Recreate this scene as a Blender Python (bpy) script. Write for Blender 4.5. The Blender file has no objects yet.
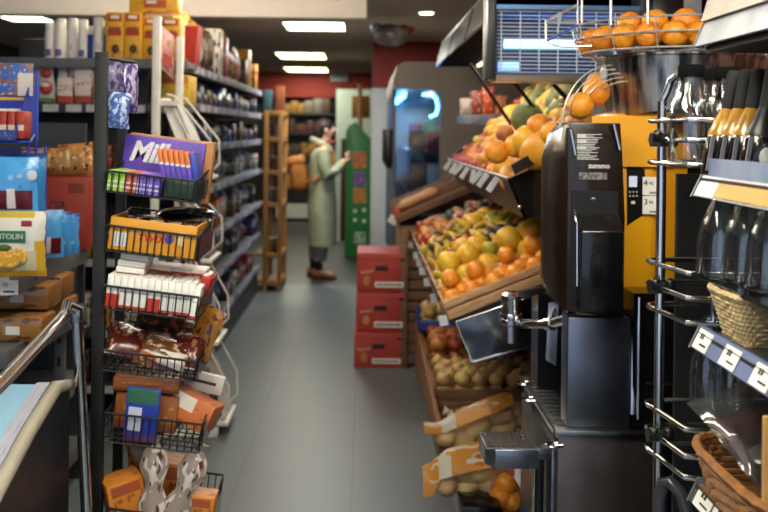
import bpy, bmesh, math, random
from mathutils import Vector, Matrix, Euler
R = random.Random(7)
C = bpy.context.scene.collection
PI = math.pi
F, CX, CY, CAMZ, ROLL = 900.0, 365.0, 131.0, 1.6, math.radians(0.7)

def W(x, y, s):
    """point seen at photograph pixel (x, y) where one metre spans s pixels"""
    dx, dy = x - CX, y - CY
    c, n = math.cos(ROLL), math.sin(ROLL)
    return Vector(((dx*c + dy*n)/s, F/s, CAMZ - (-dx*n + dy*c)/s))

def proj(p):
    s = F/p[1]
    ux, uy = p[0]*s, (CAMZ - p[2])*s
    c, n = math.cos(ROLL), math.sin(ROLL)
    return CX + ux*c - uy*n, CY + ux*n + uy*c

# ---------------------------------------------------------------- materials
def lin(h):
    if not isinstance(h, str): return tuple(h) + ((1,) if len(h) == 3 else ())
    v = [int(h[i:i+2], 16)/255 for i in (0, 2, 4)]
    return tuple(c/12.92 if c <= .04045 else ((c+.055)/1.055)**2.4 for c in v) + (1,)

def new_mat(name):
    m = bpy.data.materials.new(name); m.use_nodes = True
    nt = m.node_tree
    return m, nt, nt.nodes['Principled BSDF']

def N(nt, kind, **kw):
    n = nt.nodes.new(kind)
    for k, v in kw.items():
        if k in n.inputs: n.inputs[k].default_value = v
        else: setattr(n, k, v)
    return n

def mix(nt, fac, a, b):
    n = nt.nodes.new('ShaderNodeMix'); n.data_type = 'RGBA'
    for sock, v in ((n.inputs[0], fac), (n.inputs[6], a), (n.inputs[7], b)):
        if hasattr(v, 'links'): nt.links.new(v, sock)
        else: sock.default_value = v
    return n.outputs[2]

def M(name, col, rough=.5, metal=0., var=.12, scale=14., bump=0., coat=0., trans=0., col2=None, rnd=0.):
    """principled material with a little procedural mottling"""
    m, nt, b = new_mat(name)
    c = lin(col); d = lin(col2) if col2 else tuple(x*(1-var) for x in c[:3]) + (1,)
    tc = N(nt, 'ShaderNodeTexCoord')
    no = N(nt, 'ShaderNodeTexNoise', Scale=scale, Detail=3.)
    nt.links.new(tc.outputs['Object'], no.inputs['Vector'])
    rp = N(nt, 'ShaderNodeMapRange'); rp.inputs[1].default_value = .35; rp.inputs[2].default_value = .65
    nt.links.new(no.outputs[0], rp.inputs[0])
    out = mix(nt, rp.outputs[0], c, d)
    if rnd:
        oi = N(nt, 'ShaderNodeObjectInfo')
        hs = N(nt, 'ShaderNodeHueSaturation')
        mr = N(nt, 'ShaderNodeMapRange'); mr.inputs[3].default_value = .5-rnd*.12; mr.inputs[4].default_value = .5+rnd*.12
        mv = N(nt, 'ShaderNodeMapRange'); mv.inputs[3].default_value = 1-rnd; mv.inputs[4].default_value = 1+rnd*.5
        nt.links.new(oi.outputs['Random'], mr.inputs[0]); nt.links.new(oi.outputs['Random'], mv.inputs[0])
        nt.links.new(mr.outputs[0], hs.inputs['Hue']); nt.links.new(mv.outputs[0], hs.inputs['Value'])
        nt.links.new(out, hs.inputs['Color']); out = hs.outputs[0]
    nt.links.new(out, b.inputs['Base Color'])
    b.inputs['Roughness'].default_value = rough; b.inputs['Metallic'].default_value = metal
    b.inputs['Coat Weight'].default_value = coat
    b.inputs['Transmission Weight'].default_value = trans
    if bump:
        bp = N(nt, 'ShaderNodeBump', Strength=bump, Distance=.01)
        nt.links.new(no.outputs[0], bp.inputs['Height']); nt.links.new(bp.outputs[0], b.inputs['Normal'])
    return m

def E(name, col, strength):
    m, nt, b = new_mat(name)
    b.inputs['Base Color'].default_value = (.8, .8, .8, 1)
    b.inputs['Emission Color'].default_value = lin(col); b.inputs['Emission Strength'].default_value = strength
    return m

def PAT(name, base, rects=(), noise=None, rough=.45, axes='XZ', coat=0.):
    """printed packaging: rectangles in the thing's own 0..1 box plus optional printed blotches"""
    m, nt, b = new_mat(name)
    tc = N(nt, 'ShaderNodeTexCoord'); sp = N(nt, 'ShaderNodeSeparateXYZ')
    nt.links.new(tc.outputs['Generated'], sp.inputs[0])
    ax = {a: sp.outputs[a] for a in 'XYZ'}
    out = lin(base)
    def rng(sock, lo, hi):
        g = N(nt, 'ShaderNodeMath', operation='GREATER_THAN'); g.inputs[1].default_value = lo; nt.links.new(sock, g.inputs[0])
        l = N(nt, 'ShaderNodeMath', operation='LESS_THAN'); l.inputs[1].default_value = hi; nt.links.new(sock, l.inputs[0])
        x = N(nt, 'ShaderNodeMath', operation='MULTIPLY'); nt.links.new(g.outputs[0], x.inputs[0]); nt.links.new(l.outputs[0], x.inputs[1])
        return x.outputs[0]
    def noisy(out, nz):
        col, sc, thr = nz
        no = N(nt, 'ShaderNodeTexNoise', Scale=sc, Detail=2.); nt.links.new(tc.outputs['Generated'], no.inputs['Vector'])
        mr = N(nt, 'ShaderNodeMapRange'); mr.inputs[1].default_value = thr; mr.inputs[2].default_value = thr+.04
        nt.links.new(no.outputs[0], mr.inputs[0])
        return mix(nt, mr.outputs[0], out, lin(col))
    if noise:
        for nz in (noise if isinstance(noise, list) else [noise]): out = noisy(out, nz)
    for r in rects:
        a0, a1, c0, c1, col = r[:5]
        f1, f2 = rng(ax[axes[0]], a0, a1), rng(ax[axes[1]], c0, c1)
        x = N(nt, 'ShaderNodeMath', operation='MULTIPLY'); nt.links.new(f1, x.inputs[0]); nt.links.new(f2, x.inputs[1])
        out = mix(nt, x.outputs[0], out, lin(col))
    if hasattr(out, 'links'): nt.links.new(out, b.inputs['Base Color'])
    else: b.inputs['Base Color'].default_value = out
    b.inputs['Roughness'].default_value = rough; b.inputs['Coat Weight'].default_value = coat
    return m

def GLASS(name, col='ffffff', alpha=.05, rough=.03, edge=.5, haze=.0):
    """thin clear pane, bottle wall or film: transparent, with mirror-like reflection growing at grazing angles"""
    m, nt, b = new_mat(name); out = nt.nodes['Material Output']
    tr = N(nt, 'ShaderNodeBsdfTransparent'); tr.inputs[0].default_value = tuple(.93+.07*x for x in lin(col)[:3])+(1,)
    gs = N(nt, 'ShaderNodeBsdfAnisotropic'); gs.inputs['Roughness'].default_value = rough; gs.inputs['Color'].default_value = lin(col)
    lw = N(nt, 'ShaderNodeLayerWeight', Blend=.3)
    mr = N(nt, 'ShaderNodeMapRange'); mr.inputs[3].default_value = alpha; mr.inputs[4].default_value = edge
    nt.links.new(lw.outputs['Fresnel'], mr.inputs[0])
    mx = N(nt, 'ShaderNodeMixShader'); nt.links.new(mr.outputs[0], mx.inputs[0]); nt.links.new(tr.outputs[0], mx.inputs[1]); nt.links.new(gs.outputs[0], mx.inputs[2])
    res = mx.outputs[0]
    if haze:
        df = N(nt, 'ShaderNodeBsdfDiffuse'); df.inputs[0].default_value = lin(col)
        m2 = N(nt, 'ShaderNodeMixShader'); m2.inputs[0].default_value = haze; nt.links.new(res, m2.inputs[1]); nt.links.new(df.outputs[0], m2.inputs[2]); res = m2.outputs[0]
    nt.links.new(res, out.inputs['Surface'])
    nt.nodes.remove(b)
    return m

def WOOD(name, c1, c2, axis='X', sc=8.):
    m, nt, b = new_mat(name)
    tc = N(nt, 'ShaderNodeTexCoord'); mp = N(nt, 'ShaderNodeMapping')
    mp.inputs['Scale'].default_value = {'X': (1.2, 14, 14), 'Y': (14, 1.2, 14), 'Z': (14, 14, 1.2)}[axis]
    nt.links.new(tc.outputs['Object'], mp.inputs[0])
    no = N(nt, 'ShaderNodeTexNoise', Scale=sc, Detail=5., Distortion=.6); nt.links.new(mp.outputs[0], no.inputs[0])
    mr = N(nt, 'ShaderNodeMapRange'); mr.inputs[1].default_value = .3; mr.inputs[2].default_value = .7
    nt.links.new(no.outputs[0], mr.inputs[0])
    nt.links.new(mix(nt, mr.outputs[0], lin(c1), lin(c2)), b.inputs['Base Color'])
    b.inputs['Roughness'].default_value = .6
    bp = N(nt, 'ShaderNodeBump', Strength=.2, Distance=.004); nt.links.new(no.outputs[0], bp.inputs['Height']); nt.links.new(bp.outputs[0], b.inputs['Normal'])
    return m

# ---------------------------------------------------------------- mesh builder
class MB:
    def __init__(s): s.bm = bmesh.new()
    def _merge(s, b2, mat=None):
        me = bpy.data.meshes.new('tmp'); b2.to_mesh(me); b2.free()
        if mat is not None: me.transform(mat)
        s.bm.from_mesh(me); bpy.data.meshes.remove(me); return s
    def box(s, x0, x1, y0, y1, z0, z1, bev=0., M=None, seg=2):
        b = bmesh.new(); bmesh.ops.create_cube(b, size=1)
        x0, x1 = sorted((x0, x1)); y0, y1 = sorted((y0, y1)); z0, z1 = sorted((z0, z1))
        for v in b.verts:
            v.co = Vector((x0 if v.co.x < 0 else x1, y0 if v.co.y < 0 else y1, z0 if v.co.z < 0 else z1))
        if bev: bmesh.ops.bevel(b, geom=b.edges[:], offset=min(bev, .45*min(x1-x0, y1-y0, z1-z0)), segments=seg, profile=.5, affect='EDGES')
        return s._merge(b, M)
    def tube(s, pts, r, n=8, closed=False, cap=True):
        pts = [Vector(p) for p in pts]; k = len(pts)
        rad = r if isinstance(r, (list, tuple)) else [r]*k
        rings = []; up = None
        for i, p in enumerate(pts):
            if closed: t = pts[(i+1) % k]-pts[i-1]
            else: t = pts[min(i+1, k-1)]-pts[max(i-1, 0)]
            if t.length < 1e-9: t = Vector((0, 0, 1))
            t.normalize()
            if up is None: up = Vector((0, 0, 1)) if abs(t.z) < .9 else Vector((1, 0, 0))
            a = t.cross(up)
            if a.length < 1e-6: a = t.cross(Vector((0, 1, 0)))
            a.normalize(); b = t.cross(a).normalized(); up = -b if up.dot(-b) > 0 else b
            rings.append([s.bm.verts.new(p + rad[i]*(math.cos(2*PI*j/n)*a + math.sin(2*PI*j/n)*b)) for j in range(n)])
        for i in range(k if closed else k-1):
            A, B = rings[i], rings[(i+1) % k]
            off = 0
            if closed and i == k-1:
                off = min(range(n), key=lambda o: (A[0].co-B[o].co).length)
            for j in range(n):
                s.bm.faces.new((A[j], A[(j+1) % n], B[(j+1+off) % n], B[(j+off) % n]))
        if cap and not closed:
            s.bm.faces.new(rings[0][::-1]); s.bm.faces.new(rings[-1])
        return s
    def lathe(s, prof, n=20, M=None, caps=True):
        b = bmesh.new(); rings = []
        for r, z in prof:
            if r < 1e-6: rings.append([b.verts.new((0, 0, z))])
            else: rings.append([b.verts.new((r*math.cos(2*PI*j/n), r*math.sin(2*PI*j/n), z)) for j in range(n)])
        for A, B in zip(rings, rings[1:]):
            for j in range(n):
                q = [A[j % len(A)], A[(j+1) % len(A)], B[(j+1) % len(B)], B[j % len(B)]]
                q2 = []
                for v in q:
                    if v not in q2: q2.append(v)
                if len(q2) > 2: b.faces.new(q2)
        if caps:
            for A in (rings[0], rings[-1]):
                if len(A) > 2: b.faces.new(A)
        return s._merge(b, M)
    def ball(s, c, r, sc=(1, 1, 1), u=16, v=10, M=None, jit=0.):
        b = bmesh.new(); bmesh.ops.create_uvsphere(b, u_segments=u, v_segments=v, radius=r)
        for q in b.verts:
            k = 1 + (R.uniform(-jit, jit) if jit else 0)
            q.co = Vector((q.co.x*sc[0]*k, q.co.y*sc[1]*k, q.co.z*sc[2]*k))
        T = Matrix.Translation(Vector(c))
        return s._merge(b, T @ M if M is not None else T)
    def prism(s, poly, axis, d0, d1, bev=0., M=None):
        b = bmesh.new()
        def pt(a, c, d):
            return {'Y': (a, d, c), 'X': (d, a, c), 'Z': (a, c, d)}[axis]
        A = [b.verts.new(pt(a, c, d0)) for a, c in poly]; B = [b.verts.new(pt(a, c, d1)) for a, c in poly]
        b.faces.new(A); b.faces.new(B[::-1]); k = len(poly)
        for i in range(k): b.faces.new((A[i], B[i], B[(i+1) % k], A[(i+1) % k]))
        if bev: bmesh.ops.bevel(b, geom=b.edges[:], offset=bev, segments=2, profile=.5, affect='EDGES')
        return s._merge(b, M)
    def loft(s, rings, caps=True, M=None):
        b = bmesh.new(); V = [[b.verts.new(p) for p in r] for r in rings]; n = len(V[0])
        for A, B in zip(V, V[1:]):
            for j in range(n): b.faces.new((A[j], A[(j+1) % n], B[(j+1) % n], B[j]))
        if caps: b.faces.new(V[0][::-1]); b.faces.new(V[-1])
        return s._merge(b, M)
    def poly(s, pts, th, nrm):
        """flat polygon of given thickness"""
        nrm = Vector(nrm).normalized()*th
        b = bmesh.new(); A = [b.verts.new(p) for p in pts]; B = [b.verts.new(Vector(p)+nrm) for p in pts]
        b.faces.new(A); b.faces.new(B[::-1]); k = len(pts)
        for i in range(k): b.faces.new((A[i], B[i], B[(i+1) % k], A[(i+1) % k]))
        return s._merge(b)
    def pillow(s, w, h, t, n=10, M=None, crimp=.06, wob=.0):
        """filled packet standing on z=0, front towards -y"""
        b = bmesh.new()
        def y(i, j):
            u, v = i/n*2-1, j/n
            e = max(0, 1-abs(u)**3)**.6
            g = 0 if v < crimp or v > 1-crimp else math.sin(PI*(v-crimp)/(1-2*crimp))**.45
            return t/2*e*g
        G = {}
        for sd in (-1, 1):
            for i in range(n+1):
                for j in range(n+1):
                    edge = i in (0, n) or j in (0, n)
                    if sd == 1 and edge: G[(1, i, j)] = G[(-1, i, j)]; continue
                    v = j/n
                    x = (i/n-.5)*w*(1-.06*math.sin(PI*v))
                    G[(sd, i, j)] = b.verts.new((x + R.uniform(-wob, wob), sd*y(i, j)+R.uniform(-wob, wob), v*h + (R.uniform(-wob, wob) if not edge else 0)))
        for sd in (-1, 1):
            for i in range(n):
                for j in range(n):
                    q = [G[(sd, i, j)], G[(sd, i+1, j)], G[(sd, i+1, j+1)], G[(sd, i, j+1)]]
                    if sd == 1: q.reverse()
                    try: b.faces.new(q)
                    except ValueError: pass
        return s._merge(b, M)
    def mesh(s, name, mat, origin=(0, 0, 0), ang=35):
        bmesh.ops.recalc_face_normals(s.bm, faces=s.bm.faces)
        me = bpy.data.meshes.new(name)
        o = Vector(origin)
        if o.length: bmesh.ops.translate(s.bm, verts=s.bm.verts, vec=-o)
        s.bm.to_mesh(me); s.bm.free()
        me.materials.append(mat)
        for p in me.polygons: p.use_smooth = True
        try: me.set_sharp_from_angle(angle=math.radians(ang))
        except Exception: pass
        return me

def wpos(o):
    p = Vector(o.location)
    while o.parent: o = o.parent; p = p + Vector(o.location)
    return p

def part(name, mb, mat, parent, world=True, label=None):
    """a child mesh; world=True: geometry was given in world space, the parents are unrotated"""
    ob = bpy.data.objects.new(name, mb.mesh(name, mat, wpos(parent) if world else (0, 0, 0)))
    C.objects.link(ob); ob.parent = parent
    if label: ob['label'] = label
    return ob

def tag(o, label, cat, group=None):
    o['label'] = label; o['category'] = cat
    if group: o['group'] = group
    return o

def thing(name, label, cat, loc=(0, 0, 0), group=None, rot=None):
    o = bpy.data.objects.new(name, None); C.objects.link(o); o.location = loc; o.empty_display_size = .05
    if rot: o.rotation_euler = rot
    return tag(o, label, cat, group)

def single(name, mb, mat, label, cat, origin=(0, 0, 0), group=None, kind=None):
    """a thing that is one mesh, geometry given in world space"""
    o = bpy.data.objects.new(name, mb.mesh(name, mat, origin)); C.objects.link(o); o.location = origin
    if kind: o['kind'] = kind
    return tag(o, label, cat, group)

def struct(name, mb, mat, parent=None):
    o = bpy.data.objects.new(name, mb.mesh(name, mat)); C.objects.link(o)
    if parent: o.parent = parent
    else: o['kind'] = 'structure'
    return o

def dup(src, loc, rot=None, label=None, group=None, scale=None):
    r = src.copy(); C.objects.link(r); r.location = loc
    if rot is not None: r.rotation_euler = rot
    if scale is not None: r.scale = scale if hasattr(scale, '__len__') else (scale,)*3
    if label: r['label'] = label
    if group: r['group'] = group
    for ch in list(src.children):
        c = ch.copy(); C.objects.link(c); c.parent = r
        for g in list(ch.children):
            d = g.copy(); C.objects.link(d); d.parent = c
    return r

class Proto:
    """first use moves the original, later uses copy it"""
    def __init__(s, o): s.o = o; s.used = False
    def put(s, loc, rot=None, label=None, group=None, scale=None):
        if s.used: return dup(s.o, loc, rot, label, group, scale)
        s.used = True; o = s.o; o.location = loc
        if rot is not None: o.rotation_euler = rot
        if scale is not None: o.scale = scale if hasattr(scale, '__len__') else (scale,)*3
        if label: o['label'] = label
        if group: o['group'] = group
        return o

def fb(x0, y0, x1, y1, s):
    """photo rectangle on the plane at scale s -> x0, x1, Y, z0, z1"""
    p = W((x0+x1)/2, y1, s); q = W((x0+x1)/2, y0, s)
    hw = (x1-x0)/2/s; cx = (p.x+q.x)/2
    return cx-hw, cx+hw, F/s, p.z, q.z

def text(body, size, mat, parent, loc, rot=(PI/2, 0, 0), name='lettering', ext=.0006, bold=0., shear=0., align='CENTER', sx=1., label=None):
    cu = bpy.data.curves.new(name, 'FONT'); cu.body = body; cu.size = size; cu.extrude = ext; cu.offset = bold; cu.align_x = align; cu.align_y = 'CENTER'; cu.shear = shear; cu.resolution_u = 3
    t = bpy.data.objects.new(name, cu); C.objects.link(t)
    dg = bpy.context.evaluated_depsgraph_get(); dg.update()
    me = bpy.data.meshes.new_from_object(t.evaluated_get(dg)); bpy.data.objects.remove(t); bpy.data.curves.remove(cu)
    me.name = name; me.materials.clear(); me.materials.append(mat)
    ob = bpy.data.objects.new(name, me); C.objects.link(ob); ob.parent = parent
    ob.location = Vector(loc) - (wpos(parent) if parent else Vector()); ob.rotation_euler = rot; ob.scale = (sx, 1, 1)
    if label: ob['label'] = label
    return ob
# ---------------------------------------------------------------- shared materials
steel = M('brushed_steel', '9a9a98', .28, 1., .25, 40, 0)
chrome = M('chrome', 'd8d8d6', .14, 1., .1)
dsteel = M('dark_steel', '8a8d94', .32, 1., .3, 20)
black = M('black_plastic', '0c0c0d', .35, 0, .3)
blackm = M('black_metal', '08080a', .65, .0, .2)
blackg = M('black_gloss', '0a0a0b', .12, 0, .2, coat=.5)
grey = M('grey_enamel', '5d5f61', .45, 0, .15)
dgrey = M('dark_grey_enamel', '2c2d2f', .5, 0, .2)
white = M('white_enamel', 'd6d4cc', .4, 0, .1)
wht_paper = M('white_paper', 'e4e2da', .7, 0, .06)
ink = M('ink', '141414', .7)
rail_m = M('shelf_rail_grey', '8d90a0', .45, 0, .35, 9, col2='4d5068')
label_m = PAT('shelf_labels', '8a8ea2', [(0, 1, .15, .85, 'c9c9cc')], noise=[('6d7390', 30, .55)], axes='YZ')
wood_l = WOOD('pale_wood', 'c9a074', '9a7048', 'X')
wood_y = WOOD('pale_wood_side', 'b08258', '80562f', 'Y')
wood_d = WOOD('dark_crate_wood', '80593a', '4e3725', 'X')
wood_dy = WOOD('dark_crate_wood_side', '96693f', '664528', 'Y')
wood_r = WOOD('rack_wood', 'b58242', '8d6030', 'Z')
card = M('cardboard', 'b07c48', .75, 0, .15)
leafy = M('stem_green', '4b5a22', .7)
stem_b = M('stem_brown', '4a3520', .8)
film = GLASS('clear_film', 'd8d8d8', .1, .12, .5, .04)

# ---------------------------------------------------------------- the room
def floor_mat():
    m, nt, b = new_mat('floor_tiles')
    tc = N(nt, 'ShaderNodeTexCoord'); mp = N(nt, 'ShaderNodeMapping')
    mp.inputs['Location'].default_value = (.04, -.07, 0)
    nt.links.new(tc.outputs['Object'], mp.inputs[0])
    br = N(nt, 'ShaderNodeTexBrick', offset=0., squash=1.)
    for k, v in (('Scale', 1.), ('Mortar Size', .004), ('Brick Width', .52), ('Row Height', .82), ('Mortar Smooth', .3), ('Bias', 0.)): br.inputs[k].default_value = v
    br.inputs['Color1'].default_value = lin('5c6468'); br.inputs['Color2'].default_value = lin('585f64'); br.inputs['Mortar'].default_value = lin('464a4c')
    nt.links.new(mp.outputs[0], br.inputs['Vector'])
    no = N(nt, 'ShaderNodeTexNoise', Scale=3., Detail=6.); nt.links.new(tc.outputs['Object'], no.inputs[0])
    mr = N(nt, 'ShaderNodeMapRange'); mr.inputs[1].default_value = .35; mr.inputs[2].default_value = .7; mr.inputs[3].default_value = 0; mr.inputs[4].default_value = .35
    nt.links.new(no.outputs[0], mr.inputs[0])
    c = mix(nt, mr.outputs[0], br.outputs[0], lin('585b5c'))
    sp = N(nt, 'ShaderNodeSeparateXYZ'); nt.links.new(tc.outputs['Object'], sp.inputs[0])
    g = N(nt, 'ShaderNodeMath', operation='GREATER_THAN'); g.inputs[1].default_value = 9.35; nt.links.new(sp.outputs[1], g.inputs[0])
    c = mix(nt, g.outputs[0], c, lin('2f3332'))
    nt.links.new(c, b.inputs['Base Color']); b.inputs['Roughness'].default_value = .42
    return m
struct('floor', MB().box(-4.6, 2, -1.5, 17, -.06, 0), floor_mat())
ceil_m = M('ceiling_paint', 'b8b0a8', .8, 0, .05)
struct('ceiling', MB().box(-4.6, 2, -1.5, 17, 2.65, 2.72), ceil_m)
soffit_m = M('soffit_paint', 'f4ece0', .8, 0, .03)
struct('trim_1', MB().box(-4.6, .0, 7.1, 7.3, 2.49, 2.65), soffit_m)
wall_red = M('red_wall_paint', '86261a', .7, 0, .1)
wall_dark = M('dark_wall_paint', '3a3430', .8, 0, .2)
struct('wall_back', MB().box(-4.6, 2, 16.6, 16.75, 0, 2.65), wall_dark)
struct('trim_2', MB().box(-2.9, .1, 16.3, 16.6, 2.2, 2.65), wall_red)
struct('wall_left', MB().box(-4.75, -4.6, -1.5, 17, 0, 2.65), wall_dark)
struct('wall_right', MB().box(1.5, 1.62, -1.5, 17, 0, 2.65), M('brown_wall_paint', '7a4a3c', .7, 0, .1))
struct('wall_partition', MB().box(-.42, .12, 13, 13.15, 0, 2.2), M('mint_wall_paint', 'b8c8ba', .7, 0, .05))
struct('trim_3', MB().box(.08, 1.5, 10.5, 10.9, 2.12, 2.65), M('red_header_paint', '7d2019', .7, 0, .1))
struct('wall_pillar', MB().box(.08, .42, 10.55, 10.9, 0, 2.12), M('pillar_paint', 'b9bcc2', .7, 0, .05))

lamp_m = E('lamp_diffuser', 'f2f6da', 9.); lamp_y = E('lamp_diffuser_warm', 'f4ecb4', 6.)
frame_m = M('lamp_frame', 'c9c9c2', .5)
def ceiling_light(x0, x1, y0, y1, label, m=lamp_m, power=0):
    t = thing('ceiling_light', label, 'ceiling light', ((x0+x1)/2, (y0+y1)/2, 2.65))
    f = MB()
    for a in ((x0-.03, x1+.03, y0-.03, y0), (x0-.03, x1+.03, y1, y1+.03), (x0-.03, x0, y0, y1), (x1, x1+.03, y0, y1)):
        f.box(*a, 2.63, 2.649)
    part('frame', f, frame_m, t)
    part('diffuser', MB().box(x0, x1, y0, y1, 2.636, 2.648), m, t)
    if power:
        l = bpy.data.lights.new('panel', 'AREA'); l.shape = 'RECTANGLE'; l.size = x1-x0; l.size_y = y1-y0; l.energy = power; l.color = (1, .97, .88)
        o = bpy.data.objects.new('ceiling_lamp', l); C.objects.link(o); o.location = ((x0+x1)/2, (y0+y1)/2, 2.62)
ceiling_light(-.80, -.22, 8.62, 9.3, 'nearest bright ceiling panel beyond the cream beam, above the aisle', power=34)
ceiling_light(-1.22, -.57, 12.05, 13.05, 'middle ceiling panel of the three, yellow tinted, in the dark ceiling', lamp_y, 24)
ceiling_light(-1.36, -.66, 14.85, 15.9, 'farthest ceiling panel, just before the red band of the back wall', lamp_y, 16)
ceiling_light(-3.45, -3.05, 8.2, 8.8, 'ceiling panel at the far left, above the white spray cans', power=10)
ceiling_light(-1.1, -.3, .6, 1.6, 'added unseen ceiling panel overhead near the camera side of the aisle', power=16)  # out-of-frame panel, added to brighten the foreground
tube_m = E('added_tube', 'fff2dc', 34.)  # for unseen tube lamps added to brighten the near shop and give highlights
for tx_, ty_, tz_, L_, lab_ in ((-.7, .2, 2.42, 1.3, 'added unseen tube lamp above the freezer side of the aisle'), (-.45, 2.5, 2.42, 1.3, 'added unseen tube lamp above the basket stand end of the aisle'), (-.45, 4.0, 2.42, 1.15, 'added unseen tube lamp just before the cream beam'), (.45, -1.2, 2.42, 1.3, 'added unseen tube lamp behind the camera, on the bottle shelf side'), (.3, .75, 2.42, 1.2, 'added unseen tube lamp above the bottle shelves')):
    t = thing('added_lamp', lab_, 'lamp', (tx_, ty_, 2.65))
    part('tube', MB().tube([(tx_, ty_+.03, tz_), (tx_, ty_+L_-.03, tz_)], .028, 10), tube_m, t)
    for y_ in (ty_, ty_+L_-.03): part('end_cap', MB().box(tx_-.035, tx_+.035, y_, y_+.03, tz_-.035, tz_+.035), frame_m, t); part('cord', MB().tube([(tx_, y_+.015, tz_+.03), (tx_, y_+.015, 2.65)], .004, 6), frame_m, t)
ceiling_light(.5, 1.2, 1.0, 1.7, 'added unseen ceiling panel overhead on the side of the juice machine', power=16)  # added out of view to brighten the juicer side
t = thing('added_lamp', 'added unseen tube lamp hanging across the aisle before the cream beam', 'lamp', (-1.2, 5.55, 2.65))  # unseen crosswise tube, added to light up the cream beam
part('tube', MB().tube([(-2.2, 5.55, 2.45), (-.2, 5.55, 2.45)], .034, 10), E('added_cross_tube', 'fff0da', 40.), t)
for x_ in (-2.23, -.2): part('end_cap', MB().box(x_, x_+.03, 5.51, 5.59, 2.41, 2.49), frame_m, t); part('cord', MB().tube([(x_+.015, 5.55, 2.48), (x_+.015, 5.55, 2.65)], .004, 6), frame_m, t)
t = thing('downlight', 'small round recessed downlight in the brown ceiling above the cooler', 'downlight', (.527, 7.9, 2.65))
part('trim_ring', MB().lathe([(.085, -.012), (.1, 0), (.06, 0), (.06, -.012)], 24, Matrix.Translation((.527, 7.9, 2.649)), caps=False), frame_m, t)
part('lamp', MB().lathe([(0, -.012), (.06, -.012), (.06, -.003), (0, -.003)], 24, Matrix.Translation((.527, 7.9, 2.649))), E('downlight_glow', 'ffe6c0', 8), t)
# hanging foil balloon
p = W(391, 35, 110)
t = thing('foil_balloon', 'crumpled silver and red foil balloon hanging from the ceiling above the cooler', 'balloon', p)
part('body', MB().ball(p, .13, (1.2, .7, .75), 20, 12, jit=.12), M('grey_foil', '8d8a86', .3, .6, .3), t)
part('fin', MB().ball(p+Vector((-.13, 0, .06)), .06, (1, .5, .9), 10, 6, jit=.2), M('blue_white_foil', 'b9c4d8', .3, .4, .5), t)
part('fin', MB().ball(p+Vector((.12, .02, .05)), .07, (1.3, .5, .6), 10, 6, jit=.2), M('red_foil', '8a2a1c', .3, .3), t)
part('string', MB().tube([p+Vector((0, 0, .08)), Vector((p.x, p.y, 2.65))], .003, 5), grey, t)
# small sign on the red band
x0, x1, Y, z0, z1 = fb(330, 71, 348, 81, 56)
t = thing('wall_sign', 'small pale sign fixed to the red band high on the back wall', 'sign', ((x0+x1)/2, 16.27, z0))
part('panel', MB().box(x0, x1, 16.24, 16.3, z0, z1, .008), M('pale_sign', '9aa0a6', .5), t)
part('print', MB().box(x0+.03, x1-.03, 16.235, 16.24, z0+.05, z1-.05), M('sign_print', '6d7880', .5), t)

# ---------------------------------------------------------------- back of the shop
def small_box(name, x0, x1, y0, y1, z0, z1, m, label, cat, group=None, bev=.004):
    return single(name, MB().box(x0, x1, y0, y1, z0, z1, bev), m, label, cat, ((x0+x1)/2, (y0+y1)/2, z0), group)
t = thing('back_shelf_unit', 'dark shelving unit with a pale base along the back wall', 'shelf', (-.9, 15.9, 0))
part('back_panel', MB().box(-1.55, -.46, 16.35, 16.4, 0, 2.1), dgrey, t)
for z in (.3, .75, 1.15, 1.55, 1.9): part('shelf', MB().box(-1.55, -.46, 15.9, 16.35, z-.03, z), dgrey, t)
part('base', MB().box(-1.55, -.46, 15.88, 15.9, .05, .3), white, t)
for x in (-1.57, -.46): part('side_panel', MB().box(x, x+.02, 15.9, 16.4, 0, 2.1), dgrey, t)
bc = [('yellow', '8f6a28'), ('brown', '4a3526'), ('red', '5a2a26'), ('pale', '6a625c'), ('green', '34482f')]
bmats = {n: M(n+'_far_box', c, .6, 0, .3, 6) for n, c in bc}
for zi, z in enumerate((.75, 1.15, 1.55, 1.9)):
    x = -1.5
    while x < -.62:
        w = R.uniform(.1, .2); n = bc[R.randrange(5)][0]
        if zi == 3 and x < -1.1: n = 'yellow'
        small_box('storage_box', x, x+w, 15.95, 16.25, z+.001, z+R.uniform(.15, .27), bmats[n], f'blurred {n} box on the {["lowest filled", "second", "third", "top"][zi]} shelf of the dark unit at the back', 'box', f'{n} boxes on the {["lowest filled", "second", "third", "top"][zi]} back shelf')
        x += w+.01
# wooden pole leaning by the mint wall
t = single('wooden_pole', MB().tube([W(361, 210, 76), W(360, 84, 76)], .03, 8), M('pole_wood', 'b8895a', .6), 'upright pale wooden pole in front of the mint wall behind the green stand', 'pole', W(361, 210, 76))
small_box('hanging_bag', *fb(352, 96, 370, 118, 72)[:2], 12.4, 12.6, *fb(352, 96, 370, 118, 72)[3:], M('orange_bag', 'a8762e', .7, 0, .4), 'dull orange bag against the mint wall beside the wooden pole', 'bag')
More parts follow.
